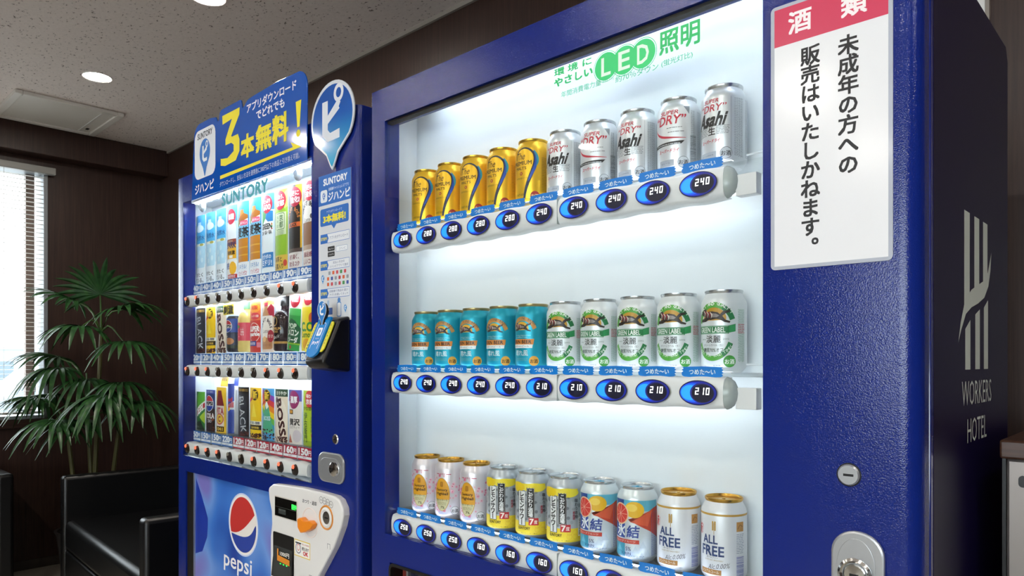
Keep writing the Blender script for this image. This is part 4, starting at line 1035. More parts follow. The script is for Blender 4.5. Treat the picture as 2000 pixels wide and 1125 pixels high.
# lock and key hole
lp = MB().prism(rrect(-1.513, -1.404, .927, .997, .024, 6), 'y', YD - .006, YD).build('lock_plate', M_silver, LM, bevel=.003)
MB().prism(rrect(-1.500, -1.418, .938, .985, .021, 6), 'y', YD - .0075, YD - .006).build('handle', M_silver, lp, bevel=.0008)
MB().lathe([(.0, .005), (.012, .005), (.0165, .003), (.0175, .0)], 32, (-1.441, YD - .0075, .961), axis='y').build('lock_cylinder', M_chrome, lp)
MB().box(-1.4425, -1.4395, YD - .0135, YD - .0124, .956, .966).build('key_slot', M_black, lp)
kh = MB().lathe([(.0, .003), (.010, .003), (.012, .001), (.012, 0)], 28, (-1.445, YD, 1.029), axis='y').build('key_hole', M_chrome, LM)
MB().box(-1.449, -1.441, YD - .0036, YD - .003, 1.0275, 1.0305).build('key_slot', M_black, kh)

# ------------------------------------------------------------------ display dummies in the left machine
def bulge(w, sag=.006):
    R = (w * w / 4 + sag * sag) / (2 * sag)
    return R
def card_body(w, h, mkey):
    R = bulge(w); n_ = 9; pts = []
    for i in range(n_):
        x = -w / 2 + w * i / (n_ - 1); pts.append((x, -(math.sqrt(R * R - x * x) - (R - .006))))
    pts += [(w / 2, .004), (-w / 2, .004)]
    return MB().prism(pts, 'z', 0, h).mesh('card', mkey)
def card_map(w):
    R = bulge(w)
    return lambda x, y, ly: (x, -(math.sqrt(max(0, R * R - x * x)) - (R - .006)) - .0001 - ly * .0001, y)
CM = {}
def dummy(key, art, w, h, x, z, label, group, base='#dfe9f2', lean=0.0):
    if key not in CM: CM[key] = (card_body(w, h, ink(base)), art().mesh('printed_front', card_map(w), .001, .007))
    t = thing('display_card', (x, .978, z), label, 'display card', group); t.rotation_euler = (0, lean, 0)
    put('card', CM[key][0], t); put('printed_front', CM[key][1], t); return t
def bottle(a, c, cap, lab0, lab1, labc, cx=0, top=205, w=27, base=8, neck=9, ly=2):
    sh = top * .74
    pts = [(-w, base + 4), (-w + 4, base), (w - 4, base), (w, base + 4), (w, sh), (neck + 3, top - 22), (neck, top - 16), (neck, top - 8), (-neck, top - 8), (-neck, top - 16), (-neck - 3, top - 22), (-w, sh)]
    a.poly([(cx + x, y) for x, y in pts], c, ly); a.rect(cx - neck - 1, top - 10, cx + neck + 1, top, cap, ly + 1)
    if labc: a.rect(cx - w, lab0, cx + w, lab1, labc, ly + 1)
def burst(a, t1, t2, cx, cy, r, ly, c='#c0243a', tc='#ffffff'):
    a.ell(cx, cy, r, r, c, ly, 26)
    if t2: a.text(t1, cx, cy + r * .36, r * 1.3, r * .48, tc, ly + 1, .03); a.text(t2, cx, cy - r * .3, r * 1.45, r * .6, tc, ly + 1, .03)
    else: a.text(t1, cx, cy, r * 1.4, r * .75, tc, ly + 1, .03)
def cap2(a, t1, t2, c1, c2, ly=6):
    a.text(t1, 0, 30, 46, 13, c1, ly, .02); a.text(t2, 0, 12, 50, 13, c2, ly, .02)
def c_water():
    a = Art(); a.rect(-33, 0, 33, 217, '#e8f1f7', 1)
    for k, c in enumerate(('#4f9fd2', '#6fb4de', '#8cc6e6', '#a9d6ec', '#c2e2f1')): a.rect(-33, 175 - k * 28, 33, 217 if k == 0 else 203 - k * 28, c, 2)
    bottle(a, '#b5dcf0', '#3f8fd0', 128, 168, '#4aa8dc', 4, 205, 26, 52, 9, 3); a.ell(4, 175, 22, 12, '#d2ecf7', 5, 20); a.text('天然水', 6, 146, 46, 15, '#1d3f7a', 6, .02); a.rect(-22, 120, 30, 128, '#eef2e0', 6); a.ell(16, 124, 10, 4, '#b0a850', 7, 14)
    for x, y in ((-10, 88), (8, 100), (18, 76), (-4, 68)): a.ell(x, y, 6, 8, '#cfeaf5', 5, 12)
    a.rect(-33, 0, 33, 48, '#e9f2f7', 5); cap2(a, '冷たく', 'ている。', '#3a4046', '#3a4046'); return a
def c_spark():
    a = Art(); a.rect(-33, 0, 33, 217, '#b9d9ee', 1); a.rect(-33, 170, 33, 217, '#5aa2cf', 1)
    bottle(a, '#e2e8ea', '#22305a', 60, 116, '#f1b422', 2, 205, 27, 40, 9, 2); a.rect(-25, 100, 29, 118, '#8a3b2a', 4); a.text('SPARK', 0, 100, 54, 17, '#2a2f62', 6, .04); a.text('天然水', 0, 112, 30, 6, '#f6e6c8', 6); a.text('強刺激', 2, 78, 44, 12, '#2a2418', 6, .03); a.rect(-6, 62, 14, 70, '#f4f0e0', 6)
    burst(a, '無糖', None, 4, 184, 23, 7, '#c0243a'); a.rect(-33, 0, 33, 56, '#eef0ee', 5); a.ell(12, 32, 18, 20, '#f2b82a', 6, 10); a.text('爽快', -18, 40, 26, 20, '#2a3f8a', 7, .03); a.rect(-18, 2, 33, 14, '#c0303a', 6); a.text('期間限定', 6, 8, 40, 8, '#fff', 7) if False else a.text('期間限定', 6, 8, 40, 8, '#ffffff', 7); return a
def c_tea():
    a = Art(); a.rect(-33, 0, 33, 217, '#2f8ed0', 1); a.rect(-33, 170, 33, 217, '#3f9fdc', 1)
    bottle(a, '#c9821e', '#2f8fd8', 120, 168, '#f2ede6', 0, 205, 29, 42, 10, 2); a.poly([(-29, 168), (-29, 150), (29, 168), (29, 178), (10, 184), (-20, 172)], '#a8641a', 5); a.rect(-29, 112, 29, 150, '#7ec2e2', 5)
    a.text('0', -24, 156, 12, 16, '#5fae3a', 7, .03); a.rr(-12, 149, 28, 163, 5, '#e05a7a', 6); a.text('毎日うれしい', 8, 156, 34, 7, '#ffffff', 7, .02); a.text('麦茶', 2, 130, 58, 28, '#1c1a18', 7, .04)
    a.rect(-29, 84, 29, 88, '#e0a53a', 5); a.rect(-29, 62, 29, 66, '#e0a53a', 5); a.rect(-33, 0, 33, 44, '#edf2f5', 6); cap2(a, 'ミネラル!', 'カフェインゼロ!', '#2f86c8', '#c8304a', 7); return a
def c_green():
    a = Art(); a.rect(-33, 0, 33, 217, '#cfe3ee', 1); a.rect(-33, 172, 33, 217, '#4a98c8', 1); bottle(a, '#e4eef2', '#e9eef0', 110, 172, '#f4f6f6', 0, 205, 29, 40, 10, 2)
    a.poly([(-29, 130), (-29, 172), (0, 172), (-4, 150)], '#2f9a48', 5); a.poly([(-4, 150), (2, 172), (29, 168), (29, 140), (8, 140)], '#2f86c4', 5); a.text('GREEN', -2, 128, 54, 15, '#23262a', 7, .04); a.text('DA・KA・RA', -2, 111, 52, 10, '#23262a', 7, .04)
    for k, c in enumerate(('#e0902a', '#3f9a4a', '#c8404a')): a.ell(25, 132 - k * 6, 2.6, 2.6, c, 7, 10)
    burst(a, 'たっぷり', '600', 2, 188, 25, 8, '#c0243a'); a.rect(-30, 16, 30, 56, '#2f7fc4', 6); a.text('カラダの', -2, 45, 48, 12, '#ffffff', 7, .02); a.text('ミドリ!', 0, 28, 50, 15, '#ffffff', 7, .03); a.rect(-33, 0, 33, 14, '#e9f0f3', 6); return a
def c_kyoto():
    a = Art(); a.rect(-33, 0, 33, 217, '#a5c24a', 1); a.rect(-33, 150, 33, 217, '#9cc83a', 1); a.poly([(-33, 160), (33, 217), (33, 170), (0, 150)], '#c6de72', 2)
    bottle(a, '#8fb82e', '#4f8a2c', 96, 156, '#cfdcb4', 0, 205, 28, 36, 10, 2); a.rr(-20, 110, 22, 154, 5, '#3f6a3a', 6); a.rr(-18.5, 111.5, 20.5, 152.5, 4, '#dbe6c6', 7); a.text('京都', 8, 132, 14, 30, '#3f6a3a', 8, .02) if False else a.vtext('京都', 8, 150, 18, '#3f6a3a', 8, .02); a.vtext('福寿園', -10, 150, 12, '#5f8a58', 8, .0, 11); lines(a, -18, 20, 98, 106, 3, '#6a8a5a', 8, 1.2, 3)
    burst(a, '味わう、', '京都', 2, 188, 26, 9, '#c8283a'); a.rect(-33, 0, 33, 42, '#d9b54a', 6); a.text('抹茶と', -8, 31, 40, 14, '#4a3a1a', 7, .02); a.text('玉露入り', -6, 12, 46, 14, '#4a3a1a', 7, .02); a.ell(24, 20, 7, 9, '#c8483a', 7, 14); return a
def c_black():
    a = Art(); a.rect(-33, 0, 33, 217, '#e6b422', 1); a.rect(-33, 0, 10, 217, '#1c1514', 1); bottle(a, '#19110f', '#17100f', None, None, None, -3, 214, 30, 30, 11, 2)
    a.arct('CRAFT BOSS', -4, 130, 26, 90, 10, '#c87a3a', 6, .04, 18); a.ell(-4, 128, 14, 14, '#2b1d18', 5, 20); a.rect(-33, 108, 27, 120, '#d8642c', 6); a.text('BLACK', -2, 114, 34, 8, '#201512', 7, .04)
    burst(a, '更に', '進化!', 6, 186, 26, 8, '#a81f38'); a.rect(-33, 0, 33, 42, '#e3dcd8', 6); a.rect(-33, 42, 33, 52, '#5a4a44', 5); cap2(a, '香り高く、', '満たるコク', '#8a3a4a', '#8a3a4a', 7); return a
def c_latte():
    a = Art(); a.rect(-33, 0, 33, 217, '#d9a936', 1); a.rect(-33, 0, 20, 217, '#9a7a62', 1); bottle(a, '#8a5f42', '#d9cfc4', 112, 168, '#efeae2', -2, 214, 31, 30, 11, 2)
    a.arct('CRAFT BOSS', -3, 128, 32, 90, 11, '#2a2420', 6, .04, 15); a.ell(14, 126, 6, 6, '#4a4440', 6, 16); a.text('Latte', -4, 118, 30, 10, '#3a3430', 6, .0, .2)
    burst(a, '更に', '進化!', 6, 190, 25, 8, '#b8243a'); a.rect(-33, 0, 33, 42, '#ded2ca', 6); a.rect(-33, 42, 33, 54, '#b59a86', 5); cap2(a, '満足感、', 'しいコク', '#8a3a4a', '#8a3a4a', 7); return a
def beans(a, seed, h=14):
    rg = random.Random(seed)
    for k in range(46): a.ell(rg.uniform(-31, 31), rg.uniform(2, h), 3.2, 2.3, rg.choice(['#3a1f18', '#54291e', '#5f2a2a', '#2c1714']), 6, 8)
def c_blk():
    a = Art(); a.rect(-33, 0, 33, 142, '#22252c', 1); a.rect(-33, 124, 33, 142, '#191612', 2); a.text('香味焙煎 糖類ゼロ', 0, 133, 56, 8, '#b08a3a', 3, .02); a.ell(0, 66, 28, 56, '#2b313c', 2, 24); a.text('BLACK', 2, 62, 104, 30, '#c7ccd2', 4, .0, 0, -82); a.ell(-14, 106, 12, 12, '#6d7684', 3, 18); beans(a, 1); return a
def c_yel():
    a = Art(); a.rect(-33, 0, 33, 142, '#eebc1c', 1); a.rect(-33, 116, 33, 142, '#f2c32a', 2); a.poly([(-26, 10), (-30, 92), (-18, 108), (20, 112), (30, 92), (26, 10)], '#f4cc1e', 2); a.poly([(-14, 60), (0, 100), (14, 60)], '#fbe24a', 3)
    a.poly([(-33, 98), (2, 112), (2, 120), (-33, 107)], '#c8303a', 4); a.ell(6, 122, 17, 17, '#3a2a1c', 5, 24); a.ring(6, 122, 17, 17, 1.4, '#d8a82a', 6, 24); a.text('新', 6, 122, 22, 22, '#f3cf3a', 7, .04)
    a.rect(-33, 38, 33, 48, '#eef0ea', 4, 0); a.text('香り高い微糖', 0, 43, 54, 8, '#2a2a26', 5, .02); a.rect(-33, 24, 33, 37, '#22211e', 4); a.text('贅沢微糖', 4, 30, 40, 7, '#d8b84a', 5, .02); beans(a, 2); return a
def c_boss():
    a = Art(); a.rect(-33, 0, 33, 142, '#e6d6c0', 1); a.rect(-33, 122, 33, 142, '#2f4a34', 2); a.text('まろやか', 6, 131, 46, 10, '#e9e6dc', 3, .02); a.ell(4, 62, 28, 54, '#efe3d2', 2, 24); a.text('BOSS', 4, 66, 98, 26, '#4a2226', 4, .04, 0, -78); a.ell(-16, 112, 9, 8, '#6a5f78', 3, 16); beans(a, 3); return a
def c_rain():
    a = Art(); a.rect(-33, 0, 33, 142, '#4a9ad0', 1)
    for k, c in enumerate(('#8a4ab0', '#d8404a', '#e88a2a', '#f0d02a', '#6ab84a', '#3a9ac8')): a.poly([(-33, 142 - k * 12), (33, 120 - k * 16), (33, 104 - k * 16), (-33, 130 - k * 12)], c, 2)
    a.poly([(-30, 20), (-6, 96), (2, 110), (12, 92), (32, 20)], '#4fb08a', 3); a.poly([(-6, 96), (2, 110), (12, 92), (2, 84)], '#e8f2f4', 4); a.text('BOSS', 2, 60, 34, 11, '#cfe6f2', 5, .03); a.poly([(-33, 90), (-4, 104), (-4, 112), (-33, 99)], '#c8303a', 4)
    a.ell(2, 122, 17, 17, '#3a2a1c', 5, 24); a.ring(2, 122, 17, 17, 1.4, '#d8a82a', 6, 24); a.text('新', 2, 122, 22, 22, '#f3cf3a', 7, .04); beans(a, 4, 30); return a
def c_red():
    a = Art(); a.rect(-31, 0, 31, 142, '#e8784a', 1); a.rect(-31, 0, 31, 90, '#cf3a34', 2); a.ell(2, 124, 27, 13, '#f0a03a', 2, 20); a.text('純製', 2, 126, 34, 12, '#c8452a', 3, .04); a.ell(4, 102, 24, 10, '#d83a48', 3, 20); a.text('スーパー炭酸', 4, 102, 38, 7, '#ffe9e2', 4, .02)
    a.ring(0, 56, 30, 28, 2, '#f4d9d0', 3, 28); a.text('SUPER', 0, 66, 50, 14, '#ffffff', 4, .05); a.text('sparkle', 0, 50, 52, 14, '#ffffff', 4, .05); a.rect(-31, 18, 14, 32, '#3a3f98', 4); a.text('強炭酸', -8, 25, 34, 8, '#ffffff', 5); a.rect(16, 14, 30, 28, '#e88a9a', 4); return a
def c_craftred():
    a = Art(); a.rect(-33, 0, 33, 150, '#e2cdb8', 1); a.rect(-33, 130, 33, 150, '#d2b06a', 2); a.text('ミルクの味わい', 0, 139, 50, 9, '#6a4420', 3, .02); a.poly([(4, 118), (22, 132), (33, 122), (33, 96), (14, 102)], '#a8243c', 3); bottle(a, '#c08a5c', '#b83048', 40, 100, '#f2ebe2', -2, 136, 29, 8, 9, 2)
    a.arct('CRAFT BOSS', -4, 64, 26, 86, 9, '#3a2430', 6, .04, 17); a.text('Latte', -4, 58, 34, 10, '#3a2430', 6, 0, .2); a.ell(20, 44, 13, 17, '#a82034', 6, 22); a.text('甘さ', 20, 44, 18, 9, '#f2dcd0', 7, .02); a.ell(-12, 36, 12, 8, '#e8b87a', 5, 18); a.text('ほっと一息', 0, 20, 44, 8, '#8a4a3a', 6); return a
def c_melon():
    a = Art(); a.rect(-33, 0, 33, 160, '#eef1ea', 1); a.rect(-26, 0, 30, 110, '#35a04a', 2); a.poly([(-30, 70), (-10, 84), (10, 78), (32, 60), (32, 16), (-30, 16)], '#1c5f3c', 3); a.text('POP', -4, 64, 40, 13, '#dcead8', 4, .05); a.text('メロン', 0, 47, 50, 16, '#f2f6ee', 4, .05); a.text('ソーダ', 0, 28, 46, 15, '#f2f6ee', 4, .05); a.rect(-30, 16, 32, 20, '#9ac83a', 4); a.ell(-8, 8, 5, 5, '#c8403a', 4, 12); a.rect(-26, 92, 30, 110, '#4ab85a', 3)
    burst(a, '増量!', None, 2, 136, 24, 6, '#c0243a'); return a
def c_cc():
    a = Art(); a.rect(-33, 0, 33, 160, '#f0e2a0', 1); a.rect(-28, 0, 33, 112, '#f2d81e', 2); a.text('C.C.', 0, 62, 58, 22, '#2f8a3a', 4, .05); a.text('Lemon', 0, 42, 50, 14, '#3a7a2c', 4, .03); a.ell(22, 84, 13, 15, '#d8682a', 3, 20); a.ell(0, 18, 20, 14, '#e8a82a', 3, 18); burst(a, '増量!', None, 4, 138, 22, 6, '#c0243a'); return a
def c_dew():
    a = Art(); a.rect(-30, 0, 30, 120, '#2f7a3a', 1); a.poly([(-30, 90), (0, 120), (30, 120), (30, 70), (-10, 60)], '#5fb03a', 2); a.poly([(-30, 34), (30, 68), (30, 92), (-30, 58)], '#e8ece6', 3); a.poly([(-30, 38), (30, 72), (30, 87), (-30, 53)], '#b8243a', 4); a.text('DEW', 4, 63, 44, 20, '#f4f4f0', 5, .05, .2, 28); a.poly([(-30, 0), (30, 0), (10, 30), (-30, 20)], '#1d3a2a', 3); a.poly([(30, 20), (30, 60), (4, 40)], '#a8c83a', 3); a.text('ゼロ', -10, 10, 18, 5, '#dfe6da', 5); return a
def globe(a, cx, cy, r, ly):
    a.ell(cx, cy, r, r, '#f2f2f2', ly, 28); a.poly([p for p in ell(cx, cy, r * .94, r * .94, 40) if p[1] > cy + r * .28], '#c8303a', ly + 1); a.poly([p for p in ell(cx, cy, r * .94, r * .94, 40) if p[1] < cy - r * .28], '#2444a4', ly + 1); a.text('PEPSI', cx, cy, r * 1.7, r * .42, '#16181e', ly + 2, .06)
def c_pep():
    a = Art(); a.rect(-31, 0, 31, 128, '#2a1a1a', 1); a.rect(-31, 70, 31, 128, '#2c3f78', 2); a.rect(-31, 116, 31, 128, '#3a4aa8', 3); a.text('すっきり飲む', 0, 122, 50, 7, '#e8ecf8', 4); globe(a, 0, 86, 25, 4); a.text('COLA', 4, 48, 46, 15, '#e9e6e2', 4, .05); a.text('ZERO', 2, 32, 26, 9, '#c8ccd2', 4, .03)
    rg = random.Random(8)
    for k in range(40): a.ell(rg.uniform(-30, 30), rg.uniform(4, 66), rg.uniform(1.5, 4), rg.uniform(1.5, 4), rg.choice(['#6a3422', '#8a4a2c', '#4a241a']), 3, 8)
    return a
def c_dek():
    a = Art(); a.rect(-33, 0, 33, 138, '#efc436', 1); a.poly([(-24, 6), (-24, 84), (-12, 118), (-10, 128), (12, 128), (14, 118), (24, 84), (24, 6)], '#7a1f2a', 2); a.rect(-24, 20, 24, 82, '#e9dfd6', 3); a.text('VITA', 0, 66, 44, 20, '#a8283a', 4, .04); a.ell(0, 42, 21, 14, '#e2c04a', 4, 20); a.ring(0, 42, 23, 17, 3, '#c8405a', 5, 24); a.text('C', 0, 42, 14, 16, '#a8283a', 6, .04); a.rect(-24, 4, 24, 20, '#3a2418', 4); a.text('1041', 0, 12, 36, 10, '#e8c04a', 5, .03); vcols(a, 27, 31, 20, 120, 2, '#a8842a', 2, 3); return a
def c_milk():
    a = Art(); a.rect(-32, 0, 32, 142, '#e9e2dc', 1); a.rect(-32, 112, 32, 142, '#5a5aa8', 2); burst(a, '濃厚', None, 0, 116, 24, 4, '#9a2f6a'); a.rect(-24, 78, -2, 90, '#3a2a22', 3); a.rect(-21, 80, -5, 88, '#d89a2a', 4); a.text('贅沢', 2, 58, 46, 17, '#26221f', 4, .04); a.text('ミルクティー', 0, 44, 50, 9, '#4a4038', 4); a.ell(14, 22, 18, 16, '#d6ccd4', 3, 22); a.poly([(-32, 2), (-20, 26), (-6, 4)], '#b8604a', 3); return a
def c_iemon():
    a = Art(); a.rect(-32, 0, 32, 142, '#b3cc2e', 1); a.rect(-32, 0, 32, 14, '#8fa82a', 2); burst(a, '味わう', '京都', 6, 120, 22, 4, '#d0343a'); a.text('かな香り', 0, 96, 54, 10, '#5a6a1a', 4, .02); a.vtext('伊右衛門', -14, 86, 19, '#2f5a24', 4, .02, 20); a.vtext('京都福寿園', 14, 76, 8, '#4a6a2a', 4, .0, 8); a.rect(13, 24, 20, 32, '#c8483a', 4); return a
def c_bull():
    a = Art(); a.rect(-20, 4, 20, 150, '#c3ccd6', 1); a.poly([(-20, 78), (20, 100), (20, 150), (-20, 150)], '#2f46a0', 2); a.rect(-20, 4, 20, 74, '#24409c', 2); a.text('Red', 0, 104, 28, 12, '#c8303a', 5, .04); a.text('Bull', 0, 88, 34, 15, '#c8303a', 5, .04); a.ell(-2, 76, 8, 7, '#e8c03a', 4, 16); a.poly([(-16, 72), (-4, 82), (0, 74)], '#c8303a', 5); return a
GL = ['bottle cards in the top row', 'drink dummies in the middle row', 'drink dummies in the lowest row']
R1 = [('water', c_water, 'pale blue water bottle card, leftmost in the top row of the left machine'), ('water', c_water, 'pale blue water bottle card, second from left in the top row'), ('water', c_water, 'pale blue water bottle card, third from left in the top row'),
      ('spark', c_spark, 'sparkling water card with yellow label and dark red round badge'), ('tea', c_tea, 'amber barley tea card beside the sparkling water card'), ('tea', c_tea, 'amber barley tea card beside the white sports drink card'),
      ('dakara', c_green, 'white and blue sports drink card with red 600 badge'), ('kyoto', c_kyoto, 'bright green tea bottle card in the top row'), ('black', c_black, 'black coffee bottle card in the top row'), ('latte', c_latte, 'brown latte bottle card, rightmost in the top row')]
for i, (k, f, lab) in enumerate(R1): dummy(k, f, .066, .217, LBX[i] + .003, LCB[0], lab, GL[0])
R2 = {0: ('blk', c_blk, 'black coffee can card, leftmost in the middle row'), 1: ('yel', c_yel, 'yellow coffee can card with black round badge in the middle row'), 2: ('boss', c_boss, 'cream coffee can card with sideways lettering in the middle row'),
      5: ('red', c_red, 'orange red sparkling drink card in the middle row'), 6: ('craftred', c_craftred, 'latte card with red bow in the middle row'), 8: ('melon', c_melon, 'green melon soda card leaning in the middle row'), 9: ('cc', c_cc, 'yellow lemon drink card, rightmost in the middle row')}
for i, (k, f, lab) in R2.items(): dummy(k, f, .066, .150 if k == 'craftred' else (.16 if k in ('melon', 'cc') else .142), LBX[i] + .003 - (.010 if k in ('melon', 'cc') else 0), LCB[1] + (.0036 if k == 'melon' else (.0012 if k == 'cc' else 0)), lab, GL[1], lean=.10 if k == 'melon' else (.03 if k == 'cc' else 0))
R3 = {0: ('dew', c_dew, 'green citrus soda can card, leftmost in the lowest row'), 1: ('pep', c_pep, 'dark cola can card with globe emblem in the lowest row'), 2: ('dek', c_dek, 'yellow card with dark red vitamin drink bottle in the lowest row'),
      4: ('blk', c_blk, 'black coffee can card in the lowest row'), 5: ('yel', c_yel, 'yellow coffee can card with round badge in the lowest row'), 6: ('rain', c_rain, 'rainbow coloured coffee can card in the lowest row'), 7: ('boss', c_boss, 'cream coffee can card with sideways lettering in the lowest row'),
      8: ('milk', c_milk, 'white milk tea card with purple badge in the lowest row'), 9: ('iemon', c_iemon, 'lime green tea card, rightmost in the lowest row')}
HT = {'dew': .120, 'pep': .128, 'dek': .138}
for i, (k, f, lab) in R3.items(): dummy(k, f, .06 if k == 'dew' else .066, HT.get(k, .142), LBX[i] + .003, LCB[2], lab, GL[2])
def round_dummy(name, prof, m, art, rr_, x, z, label, cat, group, cap=None, capm=None):
    t = thing(name, (x, .990, z), label, cat, group)
    put('body', lathe_mesh('body', prof, m), t)
    if cap: put('cap', lathe_mesh('cap', cap, capm), t)
    if art: put('printed_label', art.mesh('printed_label', lambda px_, py_, ly: ((rr_ + .0001 + ly * .0001) * math.sin(px_ / rr_), -(rr_ + .0001 + ly * .0001) * math.cos(px_ / rr_), py_), .001, .005), t)
a = Art(); a.rect(-36, 14, 36, 100, '#26304a', 1); a.rect(-36, 60, 36, 100, '#2a4a9c', 2); globe(a, 0, 78, 18, 3); a.text('生', -6, 45, 14, 14, '#d8c8b0', 3, .02); a.ell(8, 34, 16, 10, '#b87a4a', 3, 16); a.rect(-36, 14, 36, 22, '#20301f', 3)
round_dummy('drink_can', [(0, .002), (.022, .002), (.026, .008), (.0265, .014), (.0265, .100), (.022, .108), (.0, .109)], mat('can_dark', '#2c2f3a', .3, .5), a, .0265, LBX[3] + .003, LCB[1], 'small blue and black cola can in the middle row of the left machine', 'can', GL[1])
ti = Art(); ti.rect(-32, 0, 32, 30, '#e8cf1e', 1); ti.text('刺激', 0, 15, 58, 25, '#1c1a14', 2, .06)
tt = thing('topper_card', (LBX[3] + .003, .966, LCB[1] + .112), 'yellow topper card with bold black characters above the small cola can', 'sign')
put('card', MB().box(-.032, .032, 0, .0015, 0, .03).mesh('card', ink('#e8cf1e')), tt); put('printed_front', ti.mesh('printed_front', lambda x, y, ly: (x, -.0001 - ly * .0001, y)), tt)
a = Art(); a.rect(-40, 34, 40, 86, '#d6485a', 1); a.ell(-4, 74, 9, 5, '#5a8a3a', 2, 14); a.text('もも', 14, 60, 10, 22, '#f4d4d8', 2, .03)
for k in range(6): a.ell(-16 + k * 6, 46 + (k % 3) * 7, 1.6, 1.6, '#f2b8c0', 2, 8)
round_dummy('drink_bottle', [(0, .002), (.024, .002), (.027, .006), (.027, .098), (.022, .112), (.010, .124), (.010, .130), (0, .130)], mat('juice_yellow', '#e2c877', .2), a, .027, LBX[4] + .003, LCB[1], 'pale yellow juice bottle with pink label in the middle row', 'bottle', GL[1], [(.0115, .126), (.0115, .146), (0, .147)], mat('green_cap', '#7fb888', .4))
a = Art(); a.ring(-2, 82, 11, 13, 2, '#c89a4a', 1, 22); a.text('PREMIUM', 0, 62, 40, 7, '#c89a4a', 1, .03); a.text('BOSS', 0, 54, 22, 5, '#c89a4a', 1, .03); a.text('Black', 2, 40, 30, 9, '#d8d2cc', 1, -.005, .35, 12); a.rect(-44, 22, 44, 28, '#b88a3a', 1)
round_dummy('drink_bottle', [(0, .002), (.028, .002), (.031, .006), (.031, .094), (.024, .108), (.012, .114), (.011, .128), (0, .128)], mat('dark_coffee', '#241218', .15), a, .031, LBX[7] + .003, LCB[1], 'dark coffee bottle with black cap in the middle row', 'bottle', GL[1], [(.0135, .124), (.0135, .150), (.012, .152), (0, .152)], M_black)
round_dummy('drink_can', [(0, .002), (.019, .002), (.0225, .008), (.0225, .132), (.020, .142), (.0, .143)], mat('can_silver'), c_bull(), .0225, LBX[3] + .003, LCB[2], 'slim blue and silver energy drink can in the lowest row', 'can', GL[2])
tp = thing('topper_card', (LBX[3] + .012, .985, LCB[2] + .144), 'slanted blue paper strip behind the slim energy drink can', 'sign')
put('card', MB().prism([(-.012, 0), (.012, 0), (.024, .05), (.000, .05)], 'y', 0, .001).mesh('card', ink('#3346a0')), tp)
tq = thing('topper_card', (LBX[2] - .004, .992, LCB[2] + .139), 'slanted gold paper card behind the vitamin drink card', 'sign')
put('card', MB().prism([(-.03, 0), (.016, 0), (.032, .05), (-.012, .05)], 'y', 0, .001).mesh('card', ink('#c8a838')), tq)
a = Art(); a.text('新容量', 1, 24, 34, 14, '#4a2c14', 1, .05, .2); put('printed_front', a.mesh('printed_front', lambda x, y, ly: (x, -.0001 - ly * .0001, y)), tq)

# ------------------------------------------------------------------ promotional boards on the left machine
def wob(m):
    add_bump(m, 6, .05, .003); return m
M_sign = mat('sign_blue', '#0a56b8', .08, coat=.5)
wob(M_sign)
bn = thing('promotion_board', (-1.88, .922, 1.70), 'large glossy blue board with yellow lettering on top of the left machine', 'sign')
o_ = [(-2.217, 1.696), (-1.556, 1.694), (-1.554, 1.872)] + [(-1.596 + .042 * math.cos(math.radians(t)), 1.876 + .042 * math.sin(math.radians(t))) for t in range(0, 91, 15)] + [(-1.70, 1.921), (-1.80, 1.918)] + [(-1.845 + .04 * math.cos(math.radians(t)), 1.878 + .038 * math.sin(math.radians(t))) for t in range(95, 150, 15)] + [(-1.888, 1.899), (-1.893, 1.921), (-1.900, 1.925), (-2.016, 1.925), (-2.026, 1.918), (-2.030, 1.900), (-2.040, 1.897), (-2.050, 1.912)] + [(-2.085 + .0 * t, 1.918) for t in (0,)] + [(-2.160 + .04 * math.cos(math.radians(t)), 1.878 + .04 * math.sin(math.radians(t))) for t in range(90, 181, 15)]
MB().prism(o_, 'y', .9205, .9235).build('board', M_sign, bn, bevel=.0006, angle=50)
YE = '#f2e21a'
def gloss(k):
    m = ink(k); b = pbsdf(m); b.inputs['Roughness'].default_value = .12; return k
a = Art()
a.poly([(-2008, 1905), (-1902, 1905), (-1904, 1886), (-1952, 1838), (-1950, 1834), (-1912, 1834), (-1903, 1818), (-1903, 1786), (-1925, 1764), (-1990, 1760), (-2018, 1766), (-2018, 1786), (-2010, 1784), (-1975, 1780), (-1938, 1792), (-1938, 1810), (-1952, 1818), (-1988, 1818), (-1988, 1834), (-1948, 1884), (-2006, 1880)], YE, 1)
a.text('本', -1857, 1791, 70, 60, YE, 1, .05); a.text('無', -1768, 1795, 80, 66, YE, 1, .05); a.text('料', -1682, 1798, 76, 70, YE, 1, .05); a.poly([(-1606, 1846), (-1580, 1846), (-1588, 1782), (-1599, 1782)], YE, 1); a.ell(-1594, 1767, 9, 9, YE, 1, 20)
a.poly([(-2022, 1738), (-1620, 1738), (-1630, 1752), (-1580, 1731), (-2022, 1728)], YE, 1)
a.text('アプリダウンロード', -1732, 1890, 256, 24, '#e6ecf4', 1, .03); a.text('でどれでも', -1734, 1860, 146, 23, '#e6ecf4', 1, .03)
a.text('ダウンロードし、支払い方法を連携後に300円以下の商品と引き換え可能。', -1806, 1713, 436, 15, '#c9d8ec', 1)
a.flat_split(lambda x, y: 'small_print' if y < 1722 else ('arrow' if y < 1743 else ('white_lettering' if y > 1850 else 'yellow_lettering')), bn, (0, .9205, 0), eps=.0003)
